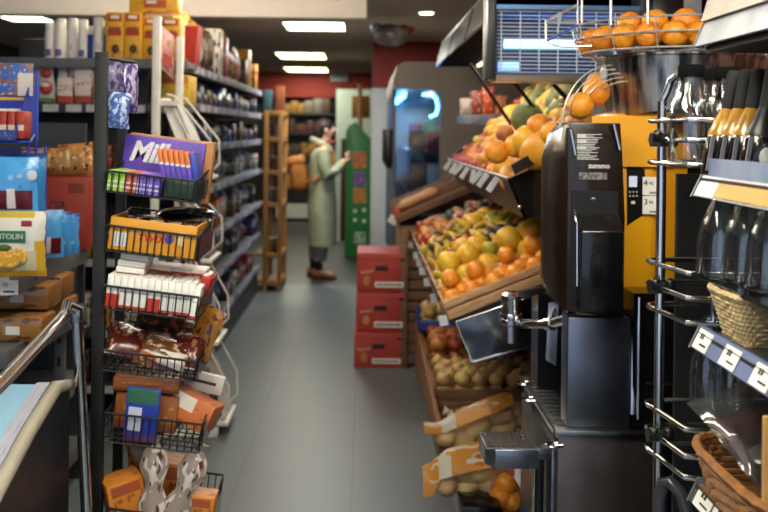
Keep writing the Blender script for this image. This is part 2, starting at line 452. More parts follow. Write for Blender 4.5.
# green cardboard display stand
gx0, gx1, gY = (346-365)/79, (371-365)/79, F/79
g = thing('cardboard_display', 'tall green cardboard display stand with orange and purple pictures facing the person', 'display', ((gx0+gx1)/2, gY, 0))
green = M('green_card', '2f7a3c', .5, 0, .15)
poly = [(gx0, 0), (gx1, 0), (gx1, 1.5), (gx0+.12, 1.72), (gx0+.03, 1.66), (gx0, 1.58)]
part('body', MB().prism(poly, 'Y', gY, gY+.45, .01), green, g)
part('side_recess', MB().box(gx0-.06, gx0-.001, gY+.02, gY+.43, .2, 1.5, .01), M('dark_red_card', '4a1714', .6), g)
for i, (y0, y1, c) in enumerate(((152, 168, 'b5592c'), (172, 186, '5a3a8c'), (188, 203, 'b0702c'))):
    x0, x1, Y, z0, z1 = fb(353, y0, 366, y1, 79)
    part('picture', MB().box(x0, x1, gY-.006, gY, z0, z1), PAT('stand_picture%d' % i, c, noise=('d9b070', 9, .58)), g)
for k, (px, py) in enumerate(((355, 211), (364, 210), (355, 220), (364, 221))):
    part('icon', MB().ball(W(px, py, 79), .025, (1, .15, 1), 10, 6), M('white_print%d' % k, 'd8dcd0', .6), g)
part('emblem', MB().box(*fb(354, 232, 366, 244, 79)[:2], gY-.005, gY, *fb(354, 232, 366, 244, 79)[3:], .02), M('pale_emblem', 'c6d0c0', .6, 0, .5, 20, col2='2f6a3a'), g)

# ---------------------------------------------------------------- the person
sx = -.45; sY = 9.78
def pp(px, py, dy=0): v = W(px, py, 92); v.y = sY+dy; return v
per = thing('person', 'person with dark hair in a long pale green coat, holding up a phone', 'person', (pp(322, 278).x, sY, 0))
base = wpos(per)
def skin(name, joints, edges, mat, parent, sub=2):
    me = bpy.data.meshes.new(name); me.from_pydata([Vector(j[0])-base for j in joints], edges, [])
    o = bpy.data.objects.new(name, me); C.objects.link(o)
    o.modifiers.new('s', 'SKIN'); sd = o.modifiers.new('d', 'SUBSURF'); sd.levels = sub; sd.render_levels = sub
    for i, j in enumerate(joints):
        me.skin_vertices[0].data[i].radius = j[1] if isinstance(j[1], tuple) else (j[1], j[1])
        me.skin_vertices[0].data[i].use_root = (i == 0)
    dg = bpy.context.evaluated_depsgraph_get(); dg.update()
    m2 = bpy.data.meshes.new_from_object(o.evaluated_get(dg)); bpy.data.objects.remove(o)
    m2.materials.clear(); m2.materials.append(mat)
    for p in m2.polygons: p.use_smooth = True; p.material_index = 0
    ob = bpy.data.objects.new(name, m2); C.objects.link(ob); ob.parent = parent
    return ob
bx = base.x
def q(x, y, z): return Vector((bx+x, sY+y, z))
skin_m = M('skin', 'd0a488', .5, 0, .08)
J = [(q(-.02, 0, .92), .12), (q(-.02, 0, 1.15), .12), (q(0, 0, 1.38), .12), (q(.02, 0, 1.47), .05), (q(.035, 0, 1.54), .052), (q(.05, 0, 1.60), .085), (q(.045, 0, 1.66), .075),
     (q(-.01, -.09, .86), .08), (q(.0, -.09, .48), .055), (q(-.03, -.09, .09), .038), (q(.12, -.09, .04), .035),
     (q(-.03, .09, .86), .08), (q(-.05, .09, .48), .055), (q(-.1, .09, .1), .038), (q(.04, .09, .05), .035),
     (q(0, -.17, 1.37), .06), (q(.04, -.2, 1.12), .042), (q(.2, -.12, 1.25), .032), (q(.25, -.08, 1.29), .03),
     (q(0, .17, 1.37), .06), (q(.04, .2, 1.12), .042), (q(.2, .1, 1.22), .032), (q(.25, .05, 1.27), .03),
     (q(.11, 0, 1.575), .03)]
ED = [(0, 1), (1, 2), (2, 3), (3, 4), (4, 5), (5, 6), (0, 7), (7, 8), (8, 9), (9, 10), (0, 11), (11, 12), (12, 13), (13, 14), (2, 15), (15, 16), (16, 17), (17, 18), (2, 19), (19, 20), (20, 21), (21, 22), (5, 23)]
skin('body', J, ED, skin_m, per)
# face, hands
part('nose', MB().ball(q(.142, 0, 1.59), .014, (1.2, .7, 1.2), 8, 6), skin_m, per)
part('eye', MB().ball(q(.118, -.035, 1.615), .011, (1, 1, 1), 8, 6), M('eye_white', 'd8d4cc', .3), per)
part('eye', MB().ball(q(.118, .035, 1.615), .011, (1, 1, 1), 8, 6), M('eye_pale', 'd8d4cc', .3), per)
part('mouth', MB().ball(q(.125, 0, 1.55), .012, (.5, 1.6, .5), 8, 6), M('lips', '9a5548', .5), per)
part('ear', MB().ball(q(.03, -.085, 1.6), .022, (.8, .4, 1.3), 8, 6), skin_m, per)
fm = MB()
for sgn in (-1, 1):
    for k in range(4):
        a = q(.245, -.08*(-sgn)*-1 if sgn < 0 else .05, 1.27+.018*k)
        L = (.07, .08, .075, .06)[k]
        fm.tube([a, a+Vector((L*.55, -sgn*.01, .01)), a+Vector((L*.8, -sgn*.035, .012))], [.009, .008, .006], 6)
    a = q(.24, -.08 if sgn < 0 else .05, 1.34)
    fm.tube([a, a+Vector((.03, -sgn*.01, .03)), a+Vector((.055, -sgn*.03, .035))], [.011, .009, .007], 6)
part('finger', fm, skin_m, per)
hair = MB().ball(q(.0, 0, 1.64), .105, (1.05, .92, .85), 16, 10, jit=.05)
hair.ball(q(-.055, 0, 1.6), .085, (.9, 1, 1.1), 12, 8, jit=.08)
part('hair', hair, M('dark_hair', '2b1a14', .6, 0, .4, 60), per)
coat_m = M('pale_green_coat', '9ba083', .65, 0, .22, 9, .3)
cm = MB()
def ell(cx, cy, z, rx, ry, n=24, wob=0.): return [q(cx+rx*math.cos(2*PI*i/n)*(1+wob*math.sin(5*2*PI*i/n)), cy+ry*math.sin(2*PI*i/n)*(1+wob*math.cos(4*2*PI*i/n)), z) for i in range(n)]
cm.loft([ell(.0, 0, .36, .15, .22, wob=.05), ell(-.005, 0, .6, .155, .22, wob=.05), ell(-.01, 0, .85, .155, .205, wob=.03), ell(-.01, 0, 1.05, .14, .19), ell(-.005, 0, 1.25, .15, .21), ell(-.01, 0, 1.36, .13, .215), ell(0, 0, 1.43, .1, .15), ell(.01, 0, 1.48, .07, .08)])
for sg in (-1, 1):
    cm.tube([q(-.0, sg*.17, 1.38), q(.015, sg*.2, 1.25), q(.05, sg*.205, 1.13), q(.13, sg*.17, 1.17), q(.2, sg*.11, 1.24)], [.07, .075, .07, .058, .05], 12)
part('coat', cm, coat_m, per)
hood = MB().loft([[q(-.02+.13*math.cos(a)*k, .13*math.sin(a)*k, 1.42+.05*h-.04*math.cos(a)) for a in [2*PI*i/20 for i in range(20)]] for k, h in ((.6, -.2), (1, .3), (1.05, 1), (.9, 1.6), (.62, 1.5))], caps=False)
part('hood', hood, coat_m, per)
part('scarf', MB().tube([q(.09*math.cos(a)+.02, .085*math.sin(a), 1.47) for a in [2*PI*i/14 for i in range(14)]], .03, 8, True), M('red_scarf', '7a2c28', .8), per)
tm = MB()
for cx, cy in ((-.02, -.09), (-.075, .09)):
    tm.tube([q(cx+.02, cy, .55), q(cx, cy, .3), q(cx-.005, cy, .2)], [.085, .08, .075], 12)
part('trousers', tm, M('grey_trousers', '77716e', .8, 0, .2), per)
sm, sk = MB(), MB()
for cx, cy in ((-.03, -.09), (-.1, .09)):
    sk.tube([q(cx, cy, .24), q(cx, cy, .1)], [.045, .042], 10)
    sm.loft([[q(cx-.07+x+0*a, cy+w*math.cos(a), max(.0, h+h*math.sin(a))) for a in [2*PI*i/12 for i in range(12)]] for x, w, h in ((0, .03, .045), (.03, .042, .055), (.1, .042, .05), (.18, .045, .035), (.24, .035, .025), (.265, .015, .018))])
part('sock', sk, M('dark_sock', '1c1816', .9), per); part('shoe', sm, M('brown_leather', '7d4a2a', .5), per)
bp = thing('backpack', 'tan brown backpack worn on the back of the person in the green coat', 'backpack', q(-.26, 0, 1.0))
bpm = M('tan_leather', 'a0601c', .55, 0, .25, 12)
Mx = Matrix.Translation(q(-.235, -.02, .95)) @ Matrix.Rotation(math.radians(-10), 4, 'Y')
part('bag_body', MB().box(-.09, .09, -.15, .15, 0, .34, .06, Mx, 4), bpm, bp)
part('front_pocket', MB().box(-.13, -.085, -.11, .11, .03, .19, .03, Mx, 3), bpm, bp)
part('flap', MB().box(-.11, .1, -.155, .155, .26, .38, .05, Mx, 3), bpm, bp)
for sg in (-1, 1):
    part('strap', MB().tube([q(-.2, sg*.11, 1.36), q(-.06, sg*.14, 1.455), q(.11, sg*.15, 1.36), q(.12, sg*.17, 1.2), q(-.1, sg*.2, 1.06), q(-.2, sg*.13, 1.04)], .017, 6), bpm, bp)
ph = single('phone', MB().box(bx+.285, bx+.297, sY-.055, sY+.02, 1.27, 1.41, .004), black, 'dark phone held up in both hands by the person in the green coat', 'phone', q(.29, -.02, 1.27))

# ---------------------------------------------------------------- cooler behind the red boxes
cY0, cY1 = 7.2, 9.4
cl = thing('drinks_cooler', 'beige upright cooler with a rounded glass end panel glowing blue inside', 'cooler', (.65, cY0, 0))
beige = M('cooler_beige', '7c756b', .5, 0, .08)
X0, X1 = .225, 1.3
cf = MB()
cf.prism([(X0, 2.02), (X0+.03, 2.13), (X0+.08, 2.16), (X1, 2.16), (X1, 1.94), (X0, 1.94)], 'Y', cY0, cY1)
cf.box(.60, X1, cY0, cY0+.05, 0, 1.94)
cf.prism([(.60, 1.94), (.50, 1.94), (.55, 1.925), (.585, 1.89), (.60, 1.82)], 'Y', cY0, cY0+.05)
cf.box(X0, .60, cY0, cY0+.05, 0, .5)
cf.box(X1-.05, X1, cY0, cY1, 0, 1.94); cf.box(X0, X1, cY0, cY1, 0, .35); cf.box(X0, X1, cY1-.05, cY1, 0, 1.94)
part('cabinet', cf, beige, cl)
part('end_glass', MB().box(X0+.03, .60, cY0+.015, cY0+.03, .5, 1.94), GLASS('cooler_glass', 'a8d0f4', .12, .06, .6), cl)
part('inner_back', MB().box(1.2, 1.22, cY0+.06, cY1-.06, .4, 1.9), M('cooler_liner', '7a90a8', .5), cl)
for i, z in enumerate((.75, 1.1, 1.45)):
    part('shelf', MB().box(.34, 1.2, cY0+.08, cY1-.08, z-.02, z), dgrey, cl)
part('light_strip', MB().box(.30, .33, cY0+.08, cY1-.1, 1.88, 1.92).tube([(.46, cY0+.06, 1.9), (.53, cY0+.06, 1.9), (.57, cY0+.06, 1.87), (.585, cY0+.06, 1.8), (.57, cY0+.06, 1.74), (.52, cY0+.06, 1.72)], .012, 8), E('blue_led', '4aa8ff', 14), cl)
for i in range(3):
    y0 = cY0+.03+i*.72
    d = part('door', MB().box(X0, X0+.02, y0, y0+.06, .4, 1.94).box(X0, X0+.02, y0+.64, y0+.7, .4, 1.94).box(X0, X0+.02, y0, y0+.7, 1.88, 1.94).box(X0, X0+.02, y0, y0+.7, .4, .46), grey, cl)
    part('pane', MB().box(X0+.006, X0+.014, y0+.06, y0+.64, .46, 1.88), GLASS('door_glass%d' % i, 'a8d0f4', .1, .08, .7, .03), d)
    part('handle', MB().box(X0-.055, X0-.001, y0+.08, y0+.12, 1.3, 1.62, .01), black, d)
l = bpy.data.lights.new('cooler_led', 'AREA'); l.size = .25; l.shape = 'RECTANGLE'; l.size_y = 1.8; l.energy = 16; l.color = (.45, .72, 1)
o = bpy.data.objects.new('cooler_lamp', l); C.objects.link(o); o.location = (.5, (cY0+cY1)/2, 1.87)
cn = [('dark red', '6a2026'), ('grey', '77787a'), ('green', '3c5a38'), ('brown', '5a4030'), ('pale blue', '7a98b4')]
cm_ = {n: M(n.replace(' ', '_')+'_carton', c, .5, 0, .35, 8) for n, c in cn}
for zi, z in enumerate((.35, .75, 1.1, 1.45)):
    for r in range(2):
        for k in range(3):
            n = cn[R.randrange(5)][0]; x = .38+k*.13; y = cY0+.14+r*.35
            small_box('chilled_carton', x, x+.11, y, y+.12, z+.001, z+R.uniform(.16, .25), cm_[n], f'{n} carton inside the blue lit cooler, on its {["bottom", "second", "third", "top"][zi]} shelf', 'carton', f'{n} cartons on the {["bottom", "second", "third", "top"][zi]} cooler shelf')

# ---------------------------------------------------------------- three red fruit cartons
redc = M('red_carton', 'a03028', .6, 0, .1, 8)
rb = [(357, 258, 405, 299, 'topmost red fruit carton of the stack beside the aisle'), (356, 299, 404, 333, 'middle red fruit carton of the stack of three'), (354, 333, 402, 368, 'lowest red fruit carton, standing on the floor under two others')]
zb = [.511, .241, 0]; zt = [.775, .508, .238]
for (a, b_, c, d, lab), z0, z1 in zip(rb, zb, zt):
    x0, x1, Y, _, _ = fb(a, b_, c, d, 148)
    t = thing('fruit_carton', lab, 'box', ((x0+x1)/2, Y, z0))
    k = (z1-z0)
    part('carton', MB().box(x0, x1, Y, Y+.42, z0, z1, .006), redc, t)
    w = x1-x0
    part('hand_hole', MB().box(x0+w*.38, x0+w*.64, Y-.002, Y+.001, z0+k*.55, z0+k*.68, .01), ink, t)
    lb = part('label', MB().box(x0+w*.38, x0+w*.97, Y-.003, Y+.001, z0+k*.13, z0+k*.27), wht_paper, t, label='white printed label strip')
    bars = MB(); bxx = x0+w*.41
    while bxx < x0+w*.93:
        bw = R.uniform(.006, .016); bars.box(bxx, bxx+bw, Y-.0045, Y-.003, z0+k*.17, z0+k*.23); bxx += bw+.004
    part('print', bars, ink, lb)
    part('emblem', MB().ball((x0+w*.21, Y, z0+k*.3), .028, (.8, .12, 1.2), 12, 8), M('gold_print', 'a8702a', .6), t)
    part('script_print', MB().tube([(x0+w*(.07+.27*i/24), Y-.002, z0+k*(.5+.05*i/24)+.014*math.sin(i*1.9)) for i in range(25)], .003, 5), M('pale_red_print', 'c98f7c', .7), t)
    part('corner_mark', MB().box(x0+w*.9, x0+w*.97, Y-.002, Y+.001, z0+k*.8, z0+k*.9), ink, t)
    part('lid_flap', MB().box(x0+.005, x1-.005, Y-.004, Y+.0, z1-.03, z1-.004), M('red_carton_lid', 'b0443a', .6), t)
# ---------------------------------------------------------------- wooden ladder rack at the far end of the long gondola
rx0, rx1, rY = (264-365)/101, (283-365)/101, F/101
t = thing('wooden_rack', 'orange brown wooden ladder rack at the far end of the long left shelving', 'rack', ((rx0+rx1)/2, rY, 0))
for x in (rx0, rx1-.045):
    for y in (rY, rY+.5): part('post', MB().box(x, x+.045, y, y+.045, 0, 1.79, .004), wood_r, t)
for z in (.06, .33, .83, 1.15, 1.48, 1.74):
    part('rung', MB().box(rx0+.045, rx1-.045, rY, rY+.04, z, z+.05, .003), wood_r, t)
    part('shelf_board', MB().box(rx0-.09, rx1, rY+.05, rY+.5, z+.01, z+.03), wood_r, t)
    for x in (rx0, rx1-.045): part('side_rail', MB().box(x+.005, x+.04, rY+.046, rY+.5, z, z+.05), wood_r, t)
for i, z in enumerate((.36, .86, 1.18, 1.51)):
    for k in range(2):
        n = bc[R.randrange(5)][0]
        x = rx0+.02+k*.07
        small_box('jar_box', x, x+.06, rY+.12, rY+.3, z+.001, z+.15, bmats[n], f'small {n} packet {["low", "second from below", "third from below", "near the top"][i]} in the wooden ladder rack', 'packet', f'{n} packets in wooden rack level {i}')
for k in range(2):
    small_box('display_jar', rx0-.02+k*.12, rx0+.06+k*.12, rY+.1, rY+.25, 1.771, 2.0+k*.04, M('blue_tin%d' % k, ('35606a', '8a4a30')[k], .4), ('dull blue tin on top of the wooden ladder rack', 'red brown tin on top of the wooden ladder rack')[k], 'tin')

# ---------------------------------------------------------------- long left gondola
GX, GY0, GY1 = -1.02, 5.36, 8.85
lab_m = M('price_label_white', 'b4b6bc', .6, 0, .2, 20)
ORD = ['top', 'second', 'third', 'fourth', 'fifth', 'sixth', 'bottom']
SZ = [1.975, 1.75, 1.50, 1.215, .89, .59, .27]
g = thing('shelving_unit', 'long grey shelving unit full of groceries along the left of the aisle', 'shelf', (GX-.25, GY0, 0))
part('back_panel', MB().box(GX-.5, GX-.47, GY0, GY1, 0, 2.0), dgrey, g)
part('plinth', MB().box(GX-.5, GX-.02, GY0, GY1, 0, .2), dgrey, g)
for i, z in enumerate(SZ):
    sh = part('shelf', MB().box(GX-.47, GX-.012, GY0, GY1, z-.04, z), grey, g)
    part('price_rail', MB().box(GX-.012, GX, GY0, GY1, z-.045, z+.006, .003), rail_m if i != 1 else rail_m, sh, label='bluish price rail')
    y = GY0+.06
    while y < GY1-.1:
        if R.random() < .7: part('price_label', MB().box(GX, GX+.002, y, y+.07, z-.038, z-.002), lab_m, sh)
        y += R.choice((.085, .16, .25))
for y in (GY0+.02, 7.1, GY1-.03): part('upright', MB().box(GX-.47, GX-.44, y, y+.03, .2, 1.98), dgrey, g)
cols = {'red': 'a02c22', 'gold': 'b98230', 'white': 'c2bcb2', 'brown': '5c3f2c', 'blue': '2d4f94', 'purple': '463070', 'dark': '2a2628', 'grey': '7a7672', 'orange': 'b5642a', 'green': '4a6a38'}
pal = {0: ['red', 'gold', 'brown', 'red', 'gold', 'white'], 1: ['blue', 'dark', 'grey', 'blue', 'dark', 'brown'], 2: ['purple', 'dark', 'blue', 'brown', 'grey'], 3: ['purple', 'dark', 'grey', 'white', 'blue', 'brown'], 4: ['brown', 'grey', 'dark', 'brown', 'orange'], 5: ['brown', 'red', 'dark', 'purple', 'gold'], 6: ['red', 'brown', 'white', 'dark', 'purple']}
gm = {k: PAT(k+'_pack', v, [(.15, .85, .55, .8, {'white': 'a03a2a', 'gold': '8a2a1c'}.get(k, '8f897e'))], noise=[('a89878', 6, .63), ('1e1a18', 4, .54)], axes='YZ') for k, v in cols.items()}
sizes = {0: (.25, .36), 1: (.1, .16), 2: (.12, .18), 3: (.14, .21), 4: (.14, .24), 5: (.13, .22), 6: (.12, .2)}
protos = {}
def pack_proto(kind, col):
    if (kind, col) in protos: return protos[(kind, col)]
    mb = MB()
    if kind == 'bag': mb.pillow(.16, 1, .1, 8, Matrix.Rotation(PI/2, 4, 'Z'), wob=.004)
    elif kind == 'box': mb.box(-.06, .06, -.07, .07, 0, 1, .005)
    else: mb.lathe([(0, 0), (.048, 0), (.05, .03), (.05, .7), (.03, .82), (.026, .85), (.03, .86), (.03, 1), (0, 1)], 14)
    o = bpy.data.objects.new({'bag': 'packet', 'box': 'grocery_box', 'bottle': 'grocery_jar'}[kind], mb.mesh(kind, gm[col])); C.objects.link(o)
    tag(o, '', {'bag': 'packet', 'box': 'box', 'bottle': 'jar'}[kind])
    protos[(kind, col)] = Proto(o); return protos[(kind, col)]
seq = 0
for i, z in enumerate(SZ):
    y = GY0+.1
    while y < GY1-.1:
        kind = R.choice({0: ['bag', 'bag', 'box'], 1: ['bottle', 'bottle', 'box'], 2: ['bag', 'bottle', 'box'], 3: ['bag', 'box', 'bag']}.get(i, ['bag', 'bag', 'box']))
        col = pal[i][R.randrange(len(pal[i]))]
        w = {'bag': .17, 'box': .15, 'bottle': .105}[kind]
        h = R.uniform(*sizes[i])
        reach = 'near end' if y < 6.4 else 'middle' if y < 7.5 else 'far end'
        lab = f'{col} {dict(bag="packet", box="box", bottle="jar")[kind]} on the {ORD[i]} shelf of the long left shelving, {reach}'
        pack_proto(kind, col).put((GX-.085-R.uniform(0, .03)-(.03 if kind == 'bag' else 0), y+w/2, z+.001), (0, 0, R.uniform(-.06, .06)), lab, f'{col} {kind} goods, {ORD[i]} shelf, {reach}', (1, 1, h))
        y += w+.006
# yellow box at the near end of the second shelf
x0, x1, Y, z0, z1 = fb(177, 75, 197, 104, 167)
t = small_box('snack_box', -1.13, -.985, 5.0, 5.25, 1.731, 1.90, PAT('yellow_snack_box', 'c4a01e', [(0, 1, .7, .9, 'b0601c')], noise=('8a7a20', 6, .6)), 'yellow box at the near end of the second shelf below the red bin', 'box')
# red bin and red box on the top shelf
def tapered(name, px, s, m, label, cat, tz=1.977):
    x0, x1, Y, z0, z1 = fb(*px, s)
    o = thing(name, label, cat, ((x0+x1)/2, Y, tz))
    d = .14
    part('body', MB().loft([[(x0+.015, Y, tz), (x1-.02, Y, tz), (x1-.02, Y+d, tz), (x0+.015, Y+d, tz)], [(x0, Y, z1), (x1, Y, z1), (x1, Y+d, z1), (x0, Y+d, z1)]]), m, o)
    part('rim', MB().box(x0-.004, x1+.004, Y-.004, Y+d+.004, z1, z1+.012, .004), M('orange_rim', 'b5602a', .5), o)
    return o
tapered('red_bin', (181, 27, 198, 62, ), 167, M('red_bin_plastic', '9a1f14', .45), 'plain red tapered carton at the near end of the top shelf', 'carton')
small_box('gift_box', GX-.25, GX-.02, 6.9, 7.2, 2.31, 2.42, PAT('red_gift', '9a1c20', [(.6, 1, .5, 1, 'd8d0cc')], axes='YZ'), 'red and white box lying flat on tall packets of the top shelf', 'box') if False else None

# ---------------------------------------------------------------- end cap of the gondola, facing the camera
EX0, EX1, EY = -2.15, -.97, 4.9
e = thing('end_shelving', 'dark end shelving facing the camera behind the sweets stand, spray cans on top', 'shelf', ((EX0+EX1)/2, EY, 0))
part('back_panel', MB().box(EX0, -1.28, 5.3, 5.34, 0, 1.98), dgrey, e)
part('side_panel', MB().box(EX0, EX0+.02, EY+.02, 5.3, 0, 1.93), dgrey, e)
EZ = [1.975, 1.73, 1.33, .89, .5, .2]
for i, z in enumerate(EZ):
    sh = part('shelf', MB().box(EX0+.02, EX1-.02, EY+.012, 5.3, z-.035, z), grey if i < 2 else dgrey, e)
    part('price_rail', MB().box(EX0, EX1, EY, EY+.012, z-.05, z+.004, .003), grey if i == 0 else dgrey, sh)
    x = EX0+.05
    while x < EX1-.1:
        if i: part('price_label', MB().box(x, x+.085, EY-.002, EY, z-.045, z-.005), lab_m, sh)
        x += R.choice((.11, .125))
# spray cans
capm = M('can_cap', 'dcdad4', .35)
def can(body, h=.2, r=.027):
    t = thing('spray_can', '', 'spray can')
    part('can', MB().lathe([(0, 0), (r*.95, 0), (r, .006), (r, h*.72), (r*.85, h*.76)], 18), body, t, False)
    part('cap', MB().lathe([(r*.92, h*.755), (r*.92, h*.95), (r*.8, h), (0, h)], 18), capm, t, False)
    return Proto(t)
cw = can(PAT('white_can', 'd2d0cc', [(.2, .8, .1, .35, '5a4a8a')])); ct = can(PAT('tall_white_can', 'cfcfcb', [(.3, .7, .3, .5, 'b5b0c0')]), .235, .03); cb = can(M('blue_can', '1f3f9a', .35), .19, .027)
for px, kind, lab, dy in ((48, cw, 'white spray can with violet mark, leftmost at the front of the top shelf', .07), (57.5, cw, 'white spray can with violet mark, second from the left at the front', .07), (67, ct, 'tall white spray can behind and right of the two violet marked cans', .14), (79.5, cw, 'white spray can just left of the blue can on the top shelf', .1), (87.5, cb, 'blue spray can among the white ones on the top shelf', .13), (96, ct, 'tall white spray can right of the blue can', .09), (104, cb, 'dark blue spray can at the right end, next to the yellow boxes', .12),
                         (53, ct, 'tall white spray can at the back left, above the violet marked pair', .17), (74, ct, 'tall white spray can in the back row, middle', .2), (91, ct, 'tall white spray can in the back row, behind the blue can', .2)):
    kind.put((W(px, 60, 182).x, EY+dy, 1.976), (0, 0, R.uniform(-.2, .2)), lab)
# dark box left of the cans
small_box('dark_box', *fb(13, 40, 43, 60, 183)[:2], 5.0, 5.2, 1.976, 2.09, dgrey, 'dark grey box on the top shelf left of the white spray cans', 'box')
# yellow biscuit boxes
yb = PAT('yellow_biscuit_box', 'cf9a1e', [(.1, .9, .8, .95, 'a03a1c'), (.25, .75, .86, .93, 'd8cfc0'), (.15, .85, .5, .68, '8a3a1e')], noise=('a8661a', 4, .62))
ybh = PAT('yellow_biscuit_box_flat', 'cf9a1e', [(.3, .75, .3, .85, 'a8481e'), (.35, .55, .6, .8, 'd8cfc0')], noise=('a8661a', 4, .62))
dogp = M('brown_print', '4a2a1a', .6); redp = M('red_print', 'a03020', .6)
def ybox(px, dy, lab, h=None, m=yb, z=1.976, d=.12, logo=True):
    x0, x1, Y, z0, z1 = fb(*px, 181)
    Y = EY+dy; h = h or (z1-z)
    t = thing('biscuit_box', lab, 'box', ((x0+x1)/2, Y, z))
    part('carton', MB().box(x0, x1, Y, Y+d, z, z+h, .004), m, t)
    if logo:
        part('picture', MB().ball(((x0+x1)/2+.005, Y, z+h*.22), .022, (1, .1, 1.2), 12, 8), dogp, t)
        part('title_panel', MB().box(x0+.01, x1-.01, Y-.002, Y, z+h*.5, z+h*.62), redp, t)
ybox((108, 13, 125.3, 60, ), .03, 'yellow biscuit box standing next to the spray cans')
ybox((125.8, 13, 143, 60), .03, 'yellow biscuit box standing second from the spray cans')
ybox((143.5, 17, 158, 60), .06, 'yellow biscuit box standing right of the two tall ones, behind the white post')
ybox((158.5, 17, 180, 60), .08, 'yellow biscuit box at the right end, half behind the pink newspaper')
ybox((130, -2, 179.5, 16), .05, 'long yellow biscuit box lying across the tops of the standing ones', m=ybh, z=2.237, d=.1, logo=False)
# second shelf: cardboard figures and egg boxes
kz = 1.731
kx0, kx1, Y, _, _ = fb(40, 64, 55, 105, 181)
t = thing('toy_pack', 'red and white toy pack with a green foot on the shelf below the spray cans', 'toy', ((kx0+kx1)/2, EY+.05, kz))
redt = M('toy_red', 'b03a2c', .5); 
part('backing', MB().prism([(kx0, kz), (kx1, kz), (kx1+.01, kz+.09), (kx1-.012, kz+.14), (kx1-.01, kz+.2), (kx0+.02, kz+.215), (kx0+.008, kz+.15), (kx0-.005, kz+.1)], 'Y', EY+.06, EY+.08, .004), M('toy_pale', 'c9c0c0', .5), t)
xm = (kx0+kx1)/2
part('toy_shell', MB().ball((xm, EY+.05, kz+.085), .035, (1, .6, 1.1)), redt, t); part('toy_shell', MB().ball((xm, EY+.05, kz+.165), .028, (1.1, .6, .9)), redt, t)
part('toy_band', MB().ball((xm, EY+.03, kz+.1), .02, (1.3, .5, .6)), white, t)
part('foot', MB().box(kx0, kx1, EY+.03, EY+.06, kz, kz+.03, .008), M('toy_green', '4f7a35', .5), t)
def eggbox(px, dy, lab, m, word=False):
    x0, x1, Y, z0, z1 = fb(*px, 182); Y = EY+dy
    t = thing('chocolate_box', lab, 'box', ((x0+x1)/2, Y, kz))
    part('carton', MB().box(x0, x1, Y, Y+.05, kz, max(z1, kz+.05), .003), m, t)
    if word: text('Kinder', .021, M('kinder_orange', 'c4501c', .5), t, ((x0+x1)/2, Y-.002, kz+.095), sx=.95)
kb = PAT('egg_box_white', 'd2c8c2', [(0, 1, 0, .3, 'b0442a')], noise=[('b5562e', 5, .6), ('4a6a9a', 6, .66)])
kr = PAT('egg_box_red', 'a8442c', [(0, 1, .45, 1, 'c8bdb8')], noise=[('8a3420', 5, .55), ('c9a070', 7, .66)])
eggbox((58, 78, 73, 105), .03, 'white and orange chocolate box in front, right of the red toy pack', kb, True)
eggbox((74, 66, 92, 105), .05, 'taller white chocolate box at the right of the chocolate boxes', kb, True)
eggbox((63, 51, 90, 80), .13, 'broad pale chocolate box at the back under the spray cans', kb, True)
eggbox((76, 86, 92, 105), .02, 'small red chocolate box in front of the taller white one', kr)
eggbox((30, 64, 40, 105), .1, 'red chocolate box left of the toy pack, behind the blue carton', kr)
eggbox((55, 66, 64, 88), .1, 'small red and white box just right of the toy pack, behind', kr)
eggbox((100, 84, 107, 105), .05, 'narrow dark red box behind the black post', kr)
for i, z in enumerate(EZ[2:]):
    for k in range(6):
        n = ('brown', 'gold', 'dark', 'white', 'red')[R.randrange(5)]; x = -1.6+k*.11
        small_box('shelf_packet', x, x+.095, EY+.05, EY+.2, z+.001, z+R.uniform(.12, .2), gm[n], f'{n} packet on the {["third", "fourth", "fifth", "lowest"][i]} shelf of the dark end shelving', 'packet', f'{n} packets, end shelving {["third", "fourth", "fifth", "lowest"][i]} shelf')

# ---------------------------------------------------------------- magazine rack
MX = -.80
mr = thing('magazine_rack', 'white wire magazine rack on two white feet at the end of the shelving', 'rack', (-1.0, 4.9, 0))
p0, p1 = W(156, 75, 193), W(174.5, 78, 193)
part('post', MB().box(p0.x-.021, p0.x+.021, 4.66, 4.69, .03, 2.18, .004), white, mr)
part('post', MB().box(p1.x-.018, p1.x+.018, 4.78, 4.81, .03, 2.09, .004), white, mr)
for y, x1 in ((4.66, -.745), (5.0, -.785)): part('foot', MB().box(-1.1, x1, y, y+.045, 0, .045, .006), white, mr)
for z in (1.72, 1.3): part('cross_bar', MB().box(p0.x, p1.x, 4.68, 4.79, z, z+.025), white, mr)
